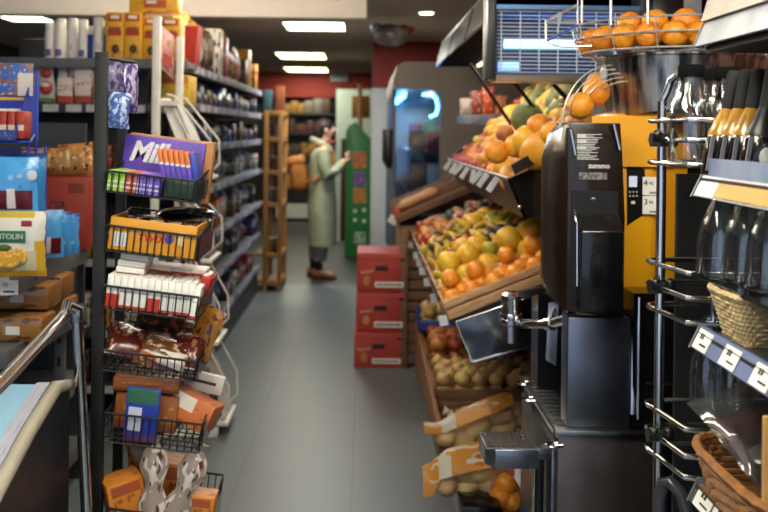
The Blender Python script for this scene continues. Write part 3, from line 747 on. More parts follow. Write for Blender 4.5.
# tilted pockets: each a pair of white side wires with a front lip, leaning back to the left
magm = [PAT('magazine_%d' % i, c, [(.1, .9, .75, .92, d)], noise=(e_, 5, .56), axes='YZ') for i, (c, d, e_) in enumerate((('b9b4ae', '8a2a2a', '6a6a72'), ('8d8f96', '2a3f7a', 'c9c2b8'), ('6a5a52', 'c4a070', '2e2a2a'), ('c4bfb6', '2a2a2e', '8a5a50'), ('4a3a38', 'a03a30', '9a8a7c')))]
def tier(zb, xb, xt, zt, y0, y1, n, tag_):
    """bottom edge at (xb, zb), top edge at (xt, zt): pages lean from lower right to upper left"""
    for y in (y0, y1):
        part('side_wire', MB().tube([(xt-.02, y, zt+.06), (xt+.02, y, zt+.05), (xb+.05, y, zb+.18), (xb+.055, y, zb+.05), (xb, y, zb)], .0055, 6), white, mr)
    part('lip', MB().box(xb-.01, xb+.05, y0-.01, y1+.01, zb-.03, zb-.01, .004), white, mr)
    for k in range(n):
        off = .018*k
        y = y0+.02+(.11*k % .1)
        lab = f'magazine in the {tag_} pocket of the white rack, {["nearest the aisle", "second behind", "third behind"][k]}'
        a = [(xb+.03-off, zb-.008), (xt+.03-off, zt+.02*k), (xt+.022-off, zt+.02*k), (xb+.022-off, zb-.008)]
        single('magazine', MB().prism(a, 'Y', y, y1-.02), magm[R.randrange(5)], lab, 'magazine', (xb, y, zb))
tier(1.36, -.86, -1.02, 1.72, 4.72, 5.0, 3, 'top')
tier(.93, -.84, -1.0, 1.26, 4.70, 5.0, 3, 'second')
tier(.5, -.80, -.95, .95, 4.70, 5.0, 3, 'third')
tier(.08, -.745, -.9, .54, 4.70, 5.0, 3, 'lowest')
# white paper sleeves sloping in the upper rack
for k, (a, b) in enumerate((((160, 98), (186, 165)), ((170, 104), (200, 160)))):
    A, B = W(*a, 190), W(*b, 190)
    single('paper_sleeve', MB().poly([A, A+Vector((.05, .02, 0)), B+Vector((.05, .02, 0)), B], .012, (0, 1, 0)), wht_paper, ('white paper sleeve sloping down from the left white post', 'white paper sleeve sloping beside the right white post')[k], 'paper', A)
A = fb(161, 27, 172, 84, 191)
t = thing('newspaper', 'pink and red newspaper held upright between the two white posts', 'newspaper', (A[0], 4.75, A[3]))
part('sheet', MB().poly([W(161, 26, 190), W(173, 36, 187), W(173, 80, 187), W(161, 68, 190)], .012, (.3, 1, 0)), PAT('pink_paper', 'b98a84', noise=('9a5a54', 8, .5)), t)
part('red_headline', MB().poly([W(163, 52, 191), W(172, 58, 189), W(172, 70, 189), W(163, 60, 191)], .003, (.3, 1, 0)), M('newspaper_red', 'a03a38', .7), t)
# ---------------------------------------------------------------- near left: black sweets stand with wire baskets
S = 330.
st = thing('basket_stand', 'black metal stand with tilted wire baskets of sweets at the shelf end', 'stand', (W(97, 512, S).x, F/S, 0))
a = W(98, 300, S)
part('post', MB().box(a.x-.019, a.x+.019, F/S, F/S+.02, 0, 1.6+76/S, .002), blackm, st)
b = W(119, 300, 300)
part('post', MB().box(b.x-.016, b.x+.016, 3.0, 3.02, 0, 1.78, .002), blackm, st)
part('top_bar', MB().tube([W(98, 57, S), W(133, 62, 305)], .006, 6), blackm, st)
part('base', MB().box(a.x-.02, b.x+.1, F/S, 3.1, 0, .03, .004), blackm, st)
part('cross_bar', MB().box(a.x, b.x, 2.74, 3.02, .45, .47), blackm, st)
part('cross_bar', MB().box(a.x, b.x, 2.74, 3.02, 1.4, 1.42), blackm, st)
# a basket: local frame, x across (0..w), y depth (0..d), z up; the stand lets it tilt to the right
TILT = math.radians(6.5)
def basket(lab, w, d, hf, origin, nx=13, rot=TILT):
    t = thing('wire_basket', lab, 'basket', origin, rot=(0, rot, 0))
    r = .0022
    part('rim', MB().tube([(0, 0, hf), (w, 0, hf), (w, d, hf+.03), (0, d, hf+.03)], .0038, 6, True), blackm, t, False)
    m = MB()
    for i in range(nx+1):
        x = w*i/nx; m.tube([(x, 0, hf), (x, .004, 0), (x, d, 0), (x, d, hf+.03)], r, 5)
    part('front_wires', m, blackm, t, False)
    m = MB()
    for k in range(8):
        y = d*k/7; m.tube([(0, y, hf+.03*y/d), (0.004, y, 0), (w-.004, y, 0), (w, y, hf+.03*y/d)], r, 5)
    m.tube([(w, 0, hf*.5), (w, d, hf*.5), (0, d, hf*.5), (0, 0, hf*.5)], r, 5)
    part('side_wires', m, blackm, t, False)
    part('side_plate', MB().box(w+.002, w+.005, .02, d-.01, hf*.15, hf*.95), M('smoky_plate', '1c1d22', .2, 0, .1), t, False)
    part('hook', MB().tube([(.03, d, hf+.03), (.03, d+.02, hf+.06), (.03, d+.03, hf-.03)], .004, 6), blackm, t, False)
    return t
def inb(origin, x, y, z, rot=TILT):
    return Vector(origin) + Euler((0, rot, 0)).to_matrix() @ Vector((x, y, z))
def bpack(name, lab, cat, mats, size, o, x, y, z, rz=0., rx=0., ry=0., group=None, bev=.003, parts=()):
    """a packet lying in a basket: box of given size, with named extras"""
    t = thing(name, lab, cat, inb(o, x, y, z), group, (rx, TILT+ry, rz))
    w, d, h = size
    part('pack', MB().box(-w/2, w/2, -d/2, d/2, 0, h, bev), mats, t, False)
    for nm, mb, m in parts: part(nm, mb, m, t, False)
    return t
# basket 1: chewing gum, bars and a board
o1 = W(103, 191, 335)
k1 = basket('topmost wire basket of the black stand, holding gum packs and bars', .27, .26, .062, o1)
for i in range(9):
    c = ('7fae2e', '7fae2e', '9ab83a', 'b5442e', 'b5502e', '7a62c4', '6a4fb8', '7558c2', '6448b0')[i]
    nm = ('lime green', 'lime green', 'lime green', 'red', 'red', 'violet', 'violet', 'violet', 'violet')[i]
    posn = ('first', 'second', 'third', 'fourth', 'fifth', 'sixth', 'seventh', 'eighth', 'ninth')[i]
    bpack('gum_pack', f'{nm} gum pack standing {posn} from the left in the topmost wire basket', 'gum', PAT('gum_%d' % i, c, [(.0, 1, .2, .3, 'c9c4d0'), (0, 1, .45, .52, 'c9c4d0')], noise=('d8d4dc', 6, .63)), (.0165, .13, .062), o1, .014+i*.0178, .075, .003)
for i in range(7):
    mb_s = PAT('bar_%d' % i, 'c4682a', [(0, 1, 0, .55, '5a48b0'), (0, 1, .5, .58, 'c9c4c8')]) if i < 6 else M('blue_bar', '2f45b0', .4)
    bpack('chocolate_bar', (f'orange and violet chocolate bar, {("first", "second", "third", "fourth", "fifth", "sixth")[i]} of the leaning row before the violet board' if i < 6 else 'deep blue chocolate bar at the right end of the leaning row'), 'chocolate bar', mb_s, (.0145, .1, .095), o1, .165+i*.0165, .1, .052, ry=-.28)
bpack('bar_carton', 'dark green open carton under the leaning chocolate bars', 'carton', M('dark_green_card', '1a3a26', .5, 0, .4, 60), (.1, .13, .055), o1, .225, .09, .003)
# violet board
p = W(122, 168, 315)
t = thing('advert_board', 'violet board with white script lettering standing behind the topmost basket', 'board', W(161, 190, 312), rot=(0, TILT, 0))
violet = M('violet_board', '5a3fa8', .45, 0, .08, 6)
part('panel', MB().box(-.135, .125, 0, .012, -.03, .165, .003), violet, t, False)
part('card_back', MB().box(-.125, .15, .014, .06, -.03, .17, .004), card, t, False)
text('Milka', .088, M('white_print', 'dcd8dc', .5), t, wpos(t)+Vector((-.03, -.002, .112)), shear=.3, sx=.9, bold=.0035, ext=.001, label='white script lettering')
part('splash', MB().ball((.105, -.002, .0), .03, (.4, .08, 1.2), 10, 8), white, t, False)
# basket 2: yellow bar carton
o2 = W(104, 250, 335)
k2 = basket('second wire basket from the top, holding a yellow carton of bars', .275, .26, .075, o2)
yel = PAT('yellow_carton', 'c98a1c', [(.05, .21, .12, .55, 'd2cfc8'), (.08, .095, .14, .53, '8a8a86'), (.12, .135, .14, .53, '8a8a86'), (.16, .175, .14, .53, '8a8a86')], rough=.4)
t = bpack('bar_carton', 'long yellow open carton of chocolate bars in the second wire basket', 'carton', yel, (.262, .006, .098), o2, .137, .012, .004)
part('side_wall', MB().box(.125, .131, .003, .17, 0, .098), yel, t, False); part('side_wall', MB().box(-.131, -.125, .003, .17, 0, .098), yel, t, False)
part('floor_wall', MB().box(-.13, .13, .003, .17, 0, .004), yel, t, False); part('back_wall', MB().box(-.13, .13, .17, .175, 0, .085), yel, t, False)
text('TWIX', .029, M('red_letters', 'b5201c', .5), t, wpos(t)+Vector((-.005, -.0045, .045)), sx=1.1, shear=.25, bold=.0008, label='red lettering')
for ch in t.children:
    if ch.name.startswith('lettering'): ch['label'] = 'red lettering'
part('star_mark', MB().ball((.05, -.004, .05), .014, (1, .1, 1), 8, 6), M('blue_print', '3a3f9a', .5), t, False)
part('pale_mark', MB().box(.075, .1, -.005, -.003, .035, .075, .002), M('pale_gold_print', 'd8b878', .5), t, False)
for i in range(8):
    bpack('wrapped_bar', 'dark brown wrapped chocolate bar lying in the yellow carton', 'chocolate bar', PAT('brown_wrap_%d' % (i % 3), '3d241a', [(.3, .7, 0, 1, ('8a6a4a', '5a3a2a', '7a5a44')[i % 3])], noise=('a8805a', 7, .6), rough=.25), (.05, .11, .02), o2, .04+i*.028, .1, .07+.012*(i % 2), rz=R.uniform(-.4, .4), ry=R.uniform(-.2, .2), group='brown bars in the yellow carton', bev=.008)
# black bag lying on the rim of basket two
single('film_bag', MB().ball(inb(o2, .19, .2, .115), .09, (1.1, .8, .22), 16, 8, jit=.12), M('black_film', '0d0d0e', .15, 0, .2), 'crumpled black film over the back of the second wire basket', 'film', inb(o2, .19, .2, .11))
# basket 3: white and red chocolate boxes
o3 = W(101, 308, 335)
k3 = basket('third wire basket from the top, full of white and red chocolate boxes', .285, .26, .068, o3)
kpm = PAT('white_red_box', 'dad6d0', [(0, 1, 0, .42, 'b5351f'), (0, .45, .04, .4, 'b5351f')])
kpw = PAT('white_box_red_foot', 'dcd8d2', [(0, 1, 0, .1, 'b5351f'), (0, 1, .5, .54, 'a8a4a0')])
ords = ('first', 'second', 'third', 'fourth', 'fifth', 'sixth', 'seventh', 'eighth', 'ninth', 'tenth', 'eleventh', 'twelfth', 'thirteenth')
for i in range(13):
    rd = i in (0, 1, 6, 7)
    bpack('chocolate_box', f'{"white and red" if rd else "white, red footed"} chocolate box, {ords[i]} from the left in the third wire basket', 'chocolate box', kpm if rd else kpw, (.0195, .13, .098), o3, .016+i*.0204, .075, .004)
for i in range(6):
    bpack('chocolate_box', f'flat white chocolate box lying on the row of the third basket, {("lower left", "upper left", "topmost left", "rear left", "rear right", "rear end")[i]}', 'chocolate box', kpw if i < 3 else kpm, (.085, .1, .018), o3, (.06, .062, .066, .13, .18, .23)[i], (.09, .1, .11, .17, .18, .19)[i], .105+(.0185*i if i < 3 else 0), rz=R.uniform(-.05, .05))
bpack('red_packet', 'glossy red packet at the right end of the third wire basket', 'packet', M('glossy_red', 'b02a18', .25, 0, .4, 30), (.04, .12, .09), o3, .262, .15, .03, ry=.3, bev=.012)
bpack('chocolate_box', 'white chocolate box slipping out at the right corner of the third basket', 'chocolate box', kpw, (.018, .06, .1), o3, .272, .03, .0, ry=.1)
# baskets 4, 5, 6
o4 = W(101, 370, 335)
k4 = basket('fourth wire basket from the top, with glossy dark red packets', .28, .27, .06, o4)
bm_ = [PAT('glossy_pack_%d' % i, c, noise=(d, 5, .58), rough=.22) for i, (c, d) in enumerate((('4a1712', '8a5a40'), ('5c3a22', 'b59a78'), ('2a1812', '7a3a24'), ('8a5a20', '3d1d12')))]
def ppack(lab, m, w, h, t_, o, x, y, z, rx, ry, rz, name='sweet_packet', cat='packet'):
    ob = bpy.data.objects.new(name, MB().pillow(w, h, t_, 10, wob=.0025).mesh(name, m)); C.objects.link(ob)
    ob.location = inb(o, x, y, z); ob.rotation_euler = (rx, TILT+ry, rz)
    return tag(ob, lab, cat)
ppack('glossy dark red packet heaped at the left of the fourth basket', bm_[0], .13, .13, .05, o4, .05, .06, .03, -.9, .2, .3)
ppack('brown and cream packet in the middle of the fourth basket', bm_[1], .15, .12, .05, o4, .15, .05, .012, -.9, .1, -.1)
ppack('dark brown packet lying at the back of the fourth basket', bm_[2], .16, .13, .05, o4, .12, .16, .05, -.7, 0, .1)
ppack('gold and brown upright packet at the right of the fourth basket', bm_[3], .1, .17, .05, o4, .25, .15, .03, -.2, .2, -.5)
ppack('glossy red brown packet right of centre in the fourth basket', bm_[0], .12, .12, .05, o4, .22, .07, .02, -.8, -.1, -.2)
for i in range(3):
    bpack('long_bar', f'white and orange long bar {("at the front", "in the middle", "at the back")[i]} of the fourth basket, pointing right', 'bar', PAT('long_bar_%d' % i, 'c9c2b6', [(0, .4, 0, 1, 'b0602a')]), (.14, .03, .02), o4, .17, .05+i*.035, .03+i*.014, rz=-.35, ry=.12)
o5 = W(102, 441, 335)
k5 = basket('fifth wire basket from the top, with a blue pack and orange boxes', .29, .27, .085, o5)
ob_ = PAT('brown_orange_box', '8a4f22', [(0, 1, .0, .25, '6a3a1c')], noise=('a8703c', 4, .6))
oor = PAT('orange_box', 'b5602a', [(.1, .6, .5, 1, 'c9bfb4')], noise=('8a3f1c', 4, .62))
bpack('biscuit_box', 'flat brown biscuit box lying across the left of the fifth basket', 'box', ob_, (.2, .16, .04), o5, .09, .14, .14, ry=-.03, rz=.1)
bpack('biscuit_box', 'upright brown orange box under the flat one in the fifth basket', 'box', ob_, (.19, .15, .11), o5, .105, .14, .022)
t = bpack('chocolate_pack', 'blue and green chocolate pack leaning on the front of the fifth basket', 'chocolate', PAT('blue_pack', '20389a', [(.05, .95, .72, 1, '2c5a44'), (.1, .5, .2, .65, 'c4c8d8'), (.0, 1, .0, .15, '5a3a6a')], noise=('c9b48a', 5, .66)), (.1, .02, .165), o5, .105, .03, .005, rx=.12)
bpack('biscuit_box', 'orange box tilted forward at the right of the fifth basket', 'box', oor, (.15, .12, .085), o5, .225, .13, .045, ry=.28, rx=-.2, rz=-.2)
bpack('white_tray', 'white lettered card box behind the tilted orange box in the fifth basket', 'box', PAT('white_card', 'bdb8b2', [(.1, .85, .45, .62, '2a2a2e')]), (.16, .02, .06), o5, .23, .22, .12, ry=.12)
o6 = W(103, 508, 335) + Vector((0, 0, -.12))
k6 = basket('lowest wire basket of the stand, with orange boxes and bags', .3, .28, .12, o6)
obx = PAT('orange_biscuit', 'b8701f', [(.55, .85, .08, .22, 'd2cfc8'), (.1, .9, .75, .95, '8a3f1c')], noise=('8a4a18', 4, .6))
bpack('biscuit_box', 'orange box tilted at the left of the lowest basket', 'box', obx, (.11, .1, .16), o6, .055, .08, .04, rz=.5, ry=-.3)
bpack('biscuit_box', 'orange box upright at the right of the lowest basket', 'box', obx, (.12, .08, .125), o6, .25, .08, .045)
bpack('biscuit_box', 'orange box behind the bags in the middle of the lowest basket', 'box', obx, (.14, .1, .2), o6, .15, .19, .02)
for i, (x, ry) in enumerate(((.135, -.1), (.18, .25))):
    ob = bpy.data.objects.new('sweet_packet', MB().loft([[Vector((w_*math.cos(a), w_*.55*math.sin(a)*(1+.2*math.sin(3*a)), z_)) for a in [2*PI*k/18 for k in range(18)]] for z_, w_ in ((0, .03), (.03, .045), (.09, .047), (.135, .026), (.155, .03), (.2, .046), (.24, .036), (.27, .012), (.29, .022))]).mesh('sweet_packet', PAT('silver_bag_%d' % i, '8d8078', [(0, 1, .1, .2, '5a2f24')], noise=[('c4bcb6', 4, .52), ('5a2f24', 5, .6)], rough=.22))); C.objects.link(ob)
    ob.location = inb(o6, x, .04, .05); ob.rotation_euler = (0, TILT+ry, 0); tag(ob, ('silver and brown twisted bag standing left in the lowest basket', 'silver and brown twisted bag leaning right in the lowest basket')[i], 'packet')
ppack('dark gold packet at the back left of the lowest basket', bm_[3],   .12, .24, .05, o6, .09, .2, .04, -.1, -.2, .3)
single('dark_bowl', MB().lathe([(0, 0), (.11, .01), (.14, .05), (.15, .1), (.145, .1), (.13, .05), (0, .02)], 28, Matrix.Translation(inb(o6, .2, .2, .13)) @ Matrix.Rotation(math.radians(50), 4, 'X')), black, 'round black tray edge behind the boxes of the lowest basket', 'tray', inb(o6, .2, .2, .13)) if False else None
# film packets hanging at the top of the stand
for i, (px, py0, py1, w, c, c2, lab) in enumerate(((117, 62, 106, 22, '8a84a0', '4a3f70', 'silver violet film packet hanging at the top of the black stand'), (130, 64, 113, 15, '4a3a78', 'a89ab8', 'dark violet film packet hanging right of the silver one'), (116, 92, 128, 24, '3f5a9a', 'a8b4d0', 'blue film packet hanging low at the top of the black stand'))):
    s_ = 312+6*i
    b_ = W(px, py1, s_)
    ob = bpy.data.objects.new('film_packet', MB().pillow(w/s_, (py1-py0)/s_, .035, 10, wob=.003).mesh('film_packet', PAT('film_packet_%d' % i, c, noise=(c2, 5, .5), rough=.2))); C.objects.link(ob)
    ob.location = b_; ob.rotation_euler = (0, .08*(i-1), .15); tag(ob, lab, 'packet')

# ---------------------------------------------------------------- near left snack shelf
nx0, nx1 = -2.3, -1.255
sn = thing('snack_shelf', 'grey sweets shelf at the left edge with a perforated upright', 'shelf', (nx1-.4, 3.2, 0))
part('back_panel', MB().box(nx0, nx1-.02, 4.1, 4.13, 0, 1.62), dgrey, sn)
for z in (1.06, .80, .5, .2):
    sh = part('shelf', MB().box(nx0, nx1-.012, 3.2, 4.09, z-.03, z), grey, sn)
    part('side_bracket', MB().box(nx1-.012, nx1, 3.2, 4.09, z-.07, z+.004, .002), grey, sh)
    part('price_rail', MB().box(nx0, nx1-.002, 3.185, 3.2, z-.06, z+.005, .003), white if z > 1 else grey, sh)
u = W(60, 280, 230)
up = MB().box(u.x-.022, u.x+.022, u.y, u.y+.03, 0, 1.14, .003)
part('upright', up, grey, sn)
for k in range(5): part('slot', MB().box(u.x-.008, u.x+.008, u.y-.002, u.y+.001, .96-.1*k, 1.0-.1*k), ink, sn)
lx = W(2, 287, 283)
t = part('price_label', MB().box(lx.x-.1, lx.x+.055, 3.178, 3.1855, 1.006, 1.056), wht_paper, sn)
text('75', .02, ink, t, (lx.x+.012, 3.177, 1.04)); part('print', MB().box(lx.x+.005, lx.x+.045, 3.1765, 3.178, 1.014, 1.02), ink, t)
# big red board
bx0, bx1, bY, bz0, bz1 = fb(47, 177, 88, 255, 226)
t = thing('red_carton', 'tall plain orange red carton standing behind the blue bags', 'carton', ((bx0+bx1)/2, bY, 1.061))
part('carton', MB().box(bx0-.1, bx1, bY, bY+.1, 1.061, bz1, .003), M('orange_red_card', '8f2c1c', .6, 0, .06, 5), t)
text('ria.', .07, ink, t, (bx0+.045, bY-.001, bz1-.118), shear=.35, align='CENTER')
for k in range(4): part('small_print', MB().box(bx1-.09, bx1-.02, bY-.002, bY, bz1-.035-.011*k, bz1-.031-.011*k), ink, t)
crm = PAT('bread_bag', 'a8763e', [(.0, .4, .3, .8, 'c9a878')], noise=[('3a2418', 4, .6), ('d8c8b0', 6, .64)], rough=.25)
for i, (px, py0, py1, w) in enumerate(((52, 150, 178, 26), (74, 145, 178, 34), (30, 150, 178, 30))):
    b_ = W(px, py1, 226)
    ob = bpy.data.objects.new('snack_bag', MB().pillow(w/226, (py1-py0)/226, .09, 10, wob=.006).mesh('snack_bag', crm)); C.objects.link(ob)
    ob.location = (b_.x, bY+.05, bz1+.002); ob.rotation_euler = (0, R.uniform(-.1, .1), 0)
    tag(ob, ('brown snack bag lying on the left end of the orange red carton', 'brown snack bag with clear window on the right end of the orange red carton', 'brown snack bag half behind the blue bags on the carton')[i], 'bag')
# blue wire rack
blue_w = M('blue_wire', '1c3fae', .4)
br = thing('wire_rack', 'bright blue wire rack carrying hanging sweet bags at the left edge', 'rack', W(38, 275, 280))
for px, a_, b_, s_ in ((37, 72, 140, 285), (36, 128, 280, 270), (45, 146, 268, 262), (28, 128, 180, 280)): part('upright', MB().tube([W(px, a_, s_), W(px, b_, s_)], .0055, 8), blue_w, br)
for py in (150, 180, 214, 232, 262): part('cross_wire', MB().tube([W(-30, py, 268), W(36, py, 268), W(46, py-2, 258)], .004, 6), blue_w, br)
part('tray', MB().tube([W(-30, 142, 290), W(30, 142, 290), W(37, 130, 268), W(-20, 130, 268)], .005, 6, True), blue_w, br)
for py in (186, 262): part('hook', MB().tube([W(20, py, 262), W(20, py, 300)], .004, 6), blue_w, br)
# blue display carton
ps = 292
x0, x1, Y, z0, z1 = fb(-20, 62, 17, 140, ps)
t = thing('display_carton', 'deep blue display carton with a picture lid, open at the front', 'carton', ((x0+x1)/2, Y, z0))
blu = M('display_blue', '1d2f9a', .4, 0, .1)
part('floor_panel', MB().box(x0, x1, Y, Y+.18, z0, z0+.004), blu, t)
part('side_panel', MB().prism([(Y, z0), (Y+.18, z0), (Y+.18, z0+.2), (Y+.12, z0+.2), (Y, z0+.05)], 'X', x1-.004, x1), blu, t)
part('back_panel', MB().box(x0, x1, Y+.12, Y+.124, z0+.09, z0+.2), blu, t)
part('inner_panel', MB().box(x0, x1-.006, Y+.1, Y+.104, z0+.004, z0+.11), wht_paper, t)
part('front_panel', MB().box(x0, x1, Y-.001, Y+.003, z0, z0+.035), PAT('blue_front', '22357a', noise=('8a94c0', 8, .6)), t)
part('picture_lid', MB().box(x0, x1+.012, Y+.11, Y+.119, z0+.155, z0+.272, .004), PAT('picture_lid', '2a5fb5', [(.62, 1, .0, .7, 'c4bcb4')], noise=[('8a5a30', 6, .52), ('c9a860', 8, .6), ('d8d4cc', 7, .66)]), t)
part('title_strip', MB().box(x0+.02, x1-.02, Y+.117, Y+.1195, z0+.14, z0+.152), M('gold_title', 'c09a3a', .5), t)
for i in range(4):
    s_ = single('sweet_tube', MB().box(x0+.03+i*.03, x0+.056+i*.03, Y+.01, Y+.09, z0+.0045, z0+.1, .004), PAT('red_tube_%d' % i, 'a03020', [(0, 1, .3, .5, 'c9b8a8')], noise=('6a1c14', 6, .58)), f'red sweet pack in the blue display carton, {ords[3-i]} from its right side', 'packet', (x0+.04+i*.03, Y+.05, z0+.005))
# hanging blue bags
hb = PAT('blue_sweet_bag', '3f8ed0', [(.0, 1, .93, 1, '1f4a9a')], noise=('9ac4e4', 3, .63), rough=.28)
hbw = PAT('blue_window_bag', '4a9ad8', [(.1, .9, .08, .42, '5a1420'), (.45, .6, .1, .45, 'd8d0cc')], noise=('7ab8e0', 4, .62), rough=.25)
def hang(lab, m, px, py0, py1, w, s_, rz=0, th=.045, name='sweet_bag'):
    b_ = W(px, py1, s_)
    t = thing(name, lab, 'bag', b_, rot=(0, 0, rz))
    part('bag', MB().pillow(w/s_, (py1-py0)/s_, th, 12, wob=.003), m, t, False)
    return t
for i in range(3):
    t = hang(('front blue sweet bag with a red clear window, at the left edge', 'second blue sweet bag, just behind the front windowed one', 'third blue sweet bag, hindmost of the upper row')[i], hbw if i == 0 else hb, 11+4*i, 157-2*i, 214, 54, 290-9*i, .06)
    if i == 0:
        part('round_logo', MB().ball((.075, -.022, .135), .018, (1, .12, 1), 14, 8), M('logo_white', 'd8dce4', .4), t, False)
        text('as', .024, M('logo_white_letters', 'e4e8f0', .4), t, wpos(t)+Vector((.035, -.026, .135)), shear=.2)
for i in range(3):
    hang(('blue bag low behind the white and yellow bag, nearest', 'blue bag low behind, in the middle', 'blue bag low behind, nearest the red carton')[i], hbw if i == 0 else hb, 46+8*i, 210+2*i, 258-2*i, 34, 255-6*i, .5, .04)
t = hang('white and yellow lemon sweets bag with a green name panel', PAT('lemon_bag', 'd4d0c4', [(.82, 1, 0, .55, 'c9a024'), (0, 1, 0, .09, 'b98a1e'), (.0, .85, .09, .4, 'c4bc9a'), (0, .8, .9, 1, 'c4a838')], noise=None, rough=.3), 16, 211, 276, 60, 292, .03, .05, 'lemon_sweets_bag')
part('name_panel', MB().box(-.085, .04, -.031, -.024, .118, .158, .002), M('panel_green', '1f6a44', .4), t, False)
text('BENTOLIN', .026, white, t, wpos(t)+Vector((-.026, -.0325, .138)), sx=.95)
part('red_tag', MB().box(.022, .058, -.022, -.018, .172, .192, .002), M('tag_red', '9a2a24', .4), t, False)
for k, (x_, z_, r_) in enumerate(((-.05, .065, .036), (-.012, .062, .034), (.018, .07, .03))):
    part('lemon_slice', MB().ball((x_, -.026, z_), r_, (1, .14, 1), 18, 8), PAT('lemon_%d' % k, 'd0981e', noise=('dfc060', 4, .55)), t, False)
part('leaf', MB().ball((-.03, -.03, .1), .02, (1.3, .15, .6), 10, 6), leafy, t, False)
# wrapped cake packs on the shelf below
ckm = PAT('cake_pack', 'b07c42', [(.3, .5, .3, .7, 'b59a70')], noise=('6a4420', 3, .58), rough=.35)
film2 = GLASS('cake_film', 'd8d8d8', .03, .15)
for i, (px0, py0, px1, py1, s_) in enumerate(((-15, 322, 42, 348, 270), (-10, 304, 48, 321, 262), (18, 293, 62, 313, 246), (44, 312, 66, 340, 244))):
    x0, x1, Y, z0, z1 = fb(px0, py0, px1, py1, s_)
    zz = .801 + (0, .1, .1, .0)[i]
    t = thing('cake_pack', ('film wrapped brown cake pack lowest at the left, under the sweets shelf', 'film wrapped brown cake pack lying on the lowest one', 'film wrapped brown cake pack on top at the right', 'film wrapped brown cake pack at the right, standing low')[i], 'cake pack', ((x0+x1)/2, Y, zz))
    part('cake', MB().box(x0, x1, Y, Y+.16, zz, zz+.092, .012), ckm, t)
    part('wrap', MB().box(x0-.006, x1+.006, Y-.006, Y+.166, zz+.0, zz+.097, .014), film2, t)
    part('label', MB().box(x0+.08, x0+.13, Y-.009, Y-.006, zz+.03, zz+.06), wht_paper, t)
for i, (px, py0) in enumerate(((72, 272), (80, 276))):
    x0, x1, Y, z0, z1 = fb(px-9, py0, px-1, 300, 224); Y -= .25
    small_box('dark_tin', x0, x1, Y+.12*i, Y+.1+.12*i, .801, 1.0, black, ('black tin with gold rim right of the grey upright', 'black tin nearest the black post, below the red carton')[i], 'tin')

# ---------------------------------------------------------------- chrome rail and ice cream freezer
RR = .0165
rl = thing('barrier_rail', 'bent chrome tube rail at the lower left, one end down to the floor', 'rail', (W(86, 512, 345).x, F/345, 0))
pts = [W(-60, 442, 640), W(0, 384, 500), W(40, 342, 415), W(64, 316, 365)]
cor = W(76, 305, 348); dn = W(88, 540, 348)
pts += [cor+Vector((-.02, -.02, .004)), cor+Vector((.004, .01, -.012)), W(77.5, 322, 346), dn]
dn2 = Vector((dn.x, dn.y, 0)); pts.append(dn2)
part('tube', MB().tube(pts, RR, 14), chrome, rl)
part('foot', MB().lathe([(0, 0), (.04, 0), (.04, .008), (.018, .014), (.018, .03)], 18, Matrix.Translation((dn2.x, dn2.y, 0))), chrome, rl)
part('clamp', MB().tube([W(76, 312, 346), W(77, 322, 346)], .02, 12), dsteel, rl)
FX = -.85
fz = thing('ice_cream_freezer', 'dark chest freezer with a rounded pale bumper edge and light blue glass top', 'freezer', (FX-.4, 1.9, 0))
# side profile in (Y, z), far to near: flat back then sloping down to the camera
prof = [(2.62, 0), (2.62, .84), (2.50, .865), (2.30, .81), (2.10, .735), (1.88, .64), (1.65, .52), (1.45, .4), (1.35, .25), (1.35, 0)]
part('body', MB().prism(prof, 'X', FX-.75, FX), M('freezer_dark', '1a1c22', .35, 0, .2), fz)
bmp = MB().tube([(FX, y, z+.012) for y, z in prof[1:9]], [.015, .019, .02, .02, .02, .02, .02, .02], 12)
part('bumper', bmp, M('bumper_cream', '9a9384', .45, 0, .1), fz)
top = MB()
tp = prof[2:8]
for (ya, za), (yb, zb) in zip(tp, tp[1:]):
    top.poly([(FX-.72, ya, za+.014), (FX-.055, ya, za+.014), (FX-.055, yb, zb+.014), (FX-.72, yb, zb+.014)], .006, (0, 0, 1))
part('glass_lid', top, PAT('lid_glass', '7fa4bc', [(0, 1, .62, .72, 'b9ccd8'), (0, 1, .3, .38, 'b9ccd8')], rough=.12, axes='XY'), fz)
strip = MB()
for (ya, za), (yb, zb) in zip(tp, tp[1:]):
    strip.poly([(FX-.052, ya, za+.02), (FX-.017, ya, za+.02), (FX-.017, yb, zb+.02), (FX-.052, yb, zb+.02)], .006, (0, 0, 1))
part('printed_strip', strip, PAT('strip_print', '9a9aa4', noise=[('7d8096', 12, .58)], axes='XY'), fz)
part('side_handle', MB().tube([(FX+.006, 1.95, .42), (FX+.02, 2.1, .47), (FX+.02, 2.25, .54), (FX+.006, 2.33, .57)], .012, 8), M('handle_grey', '8d8a84', .4), fz)
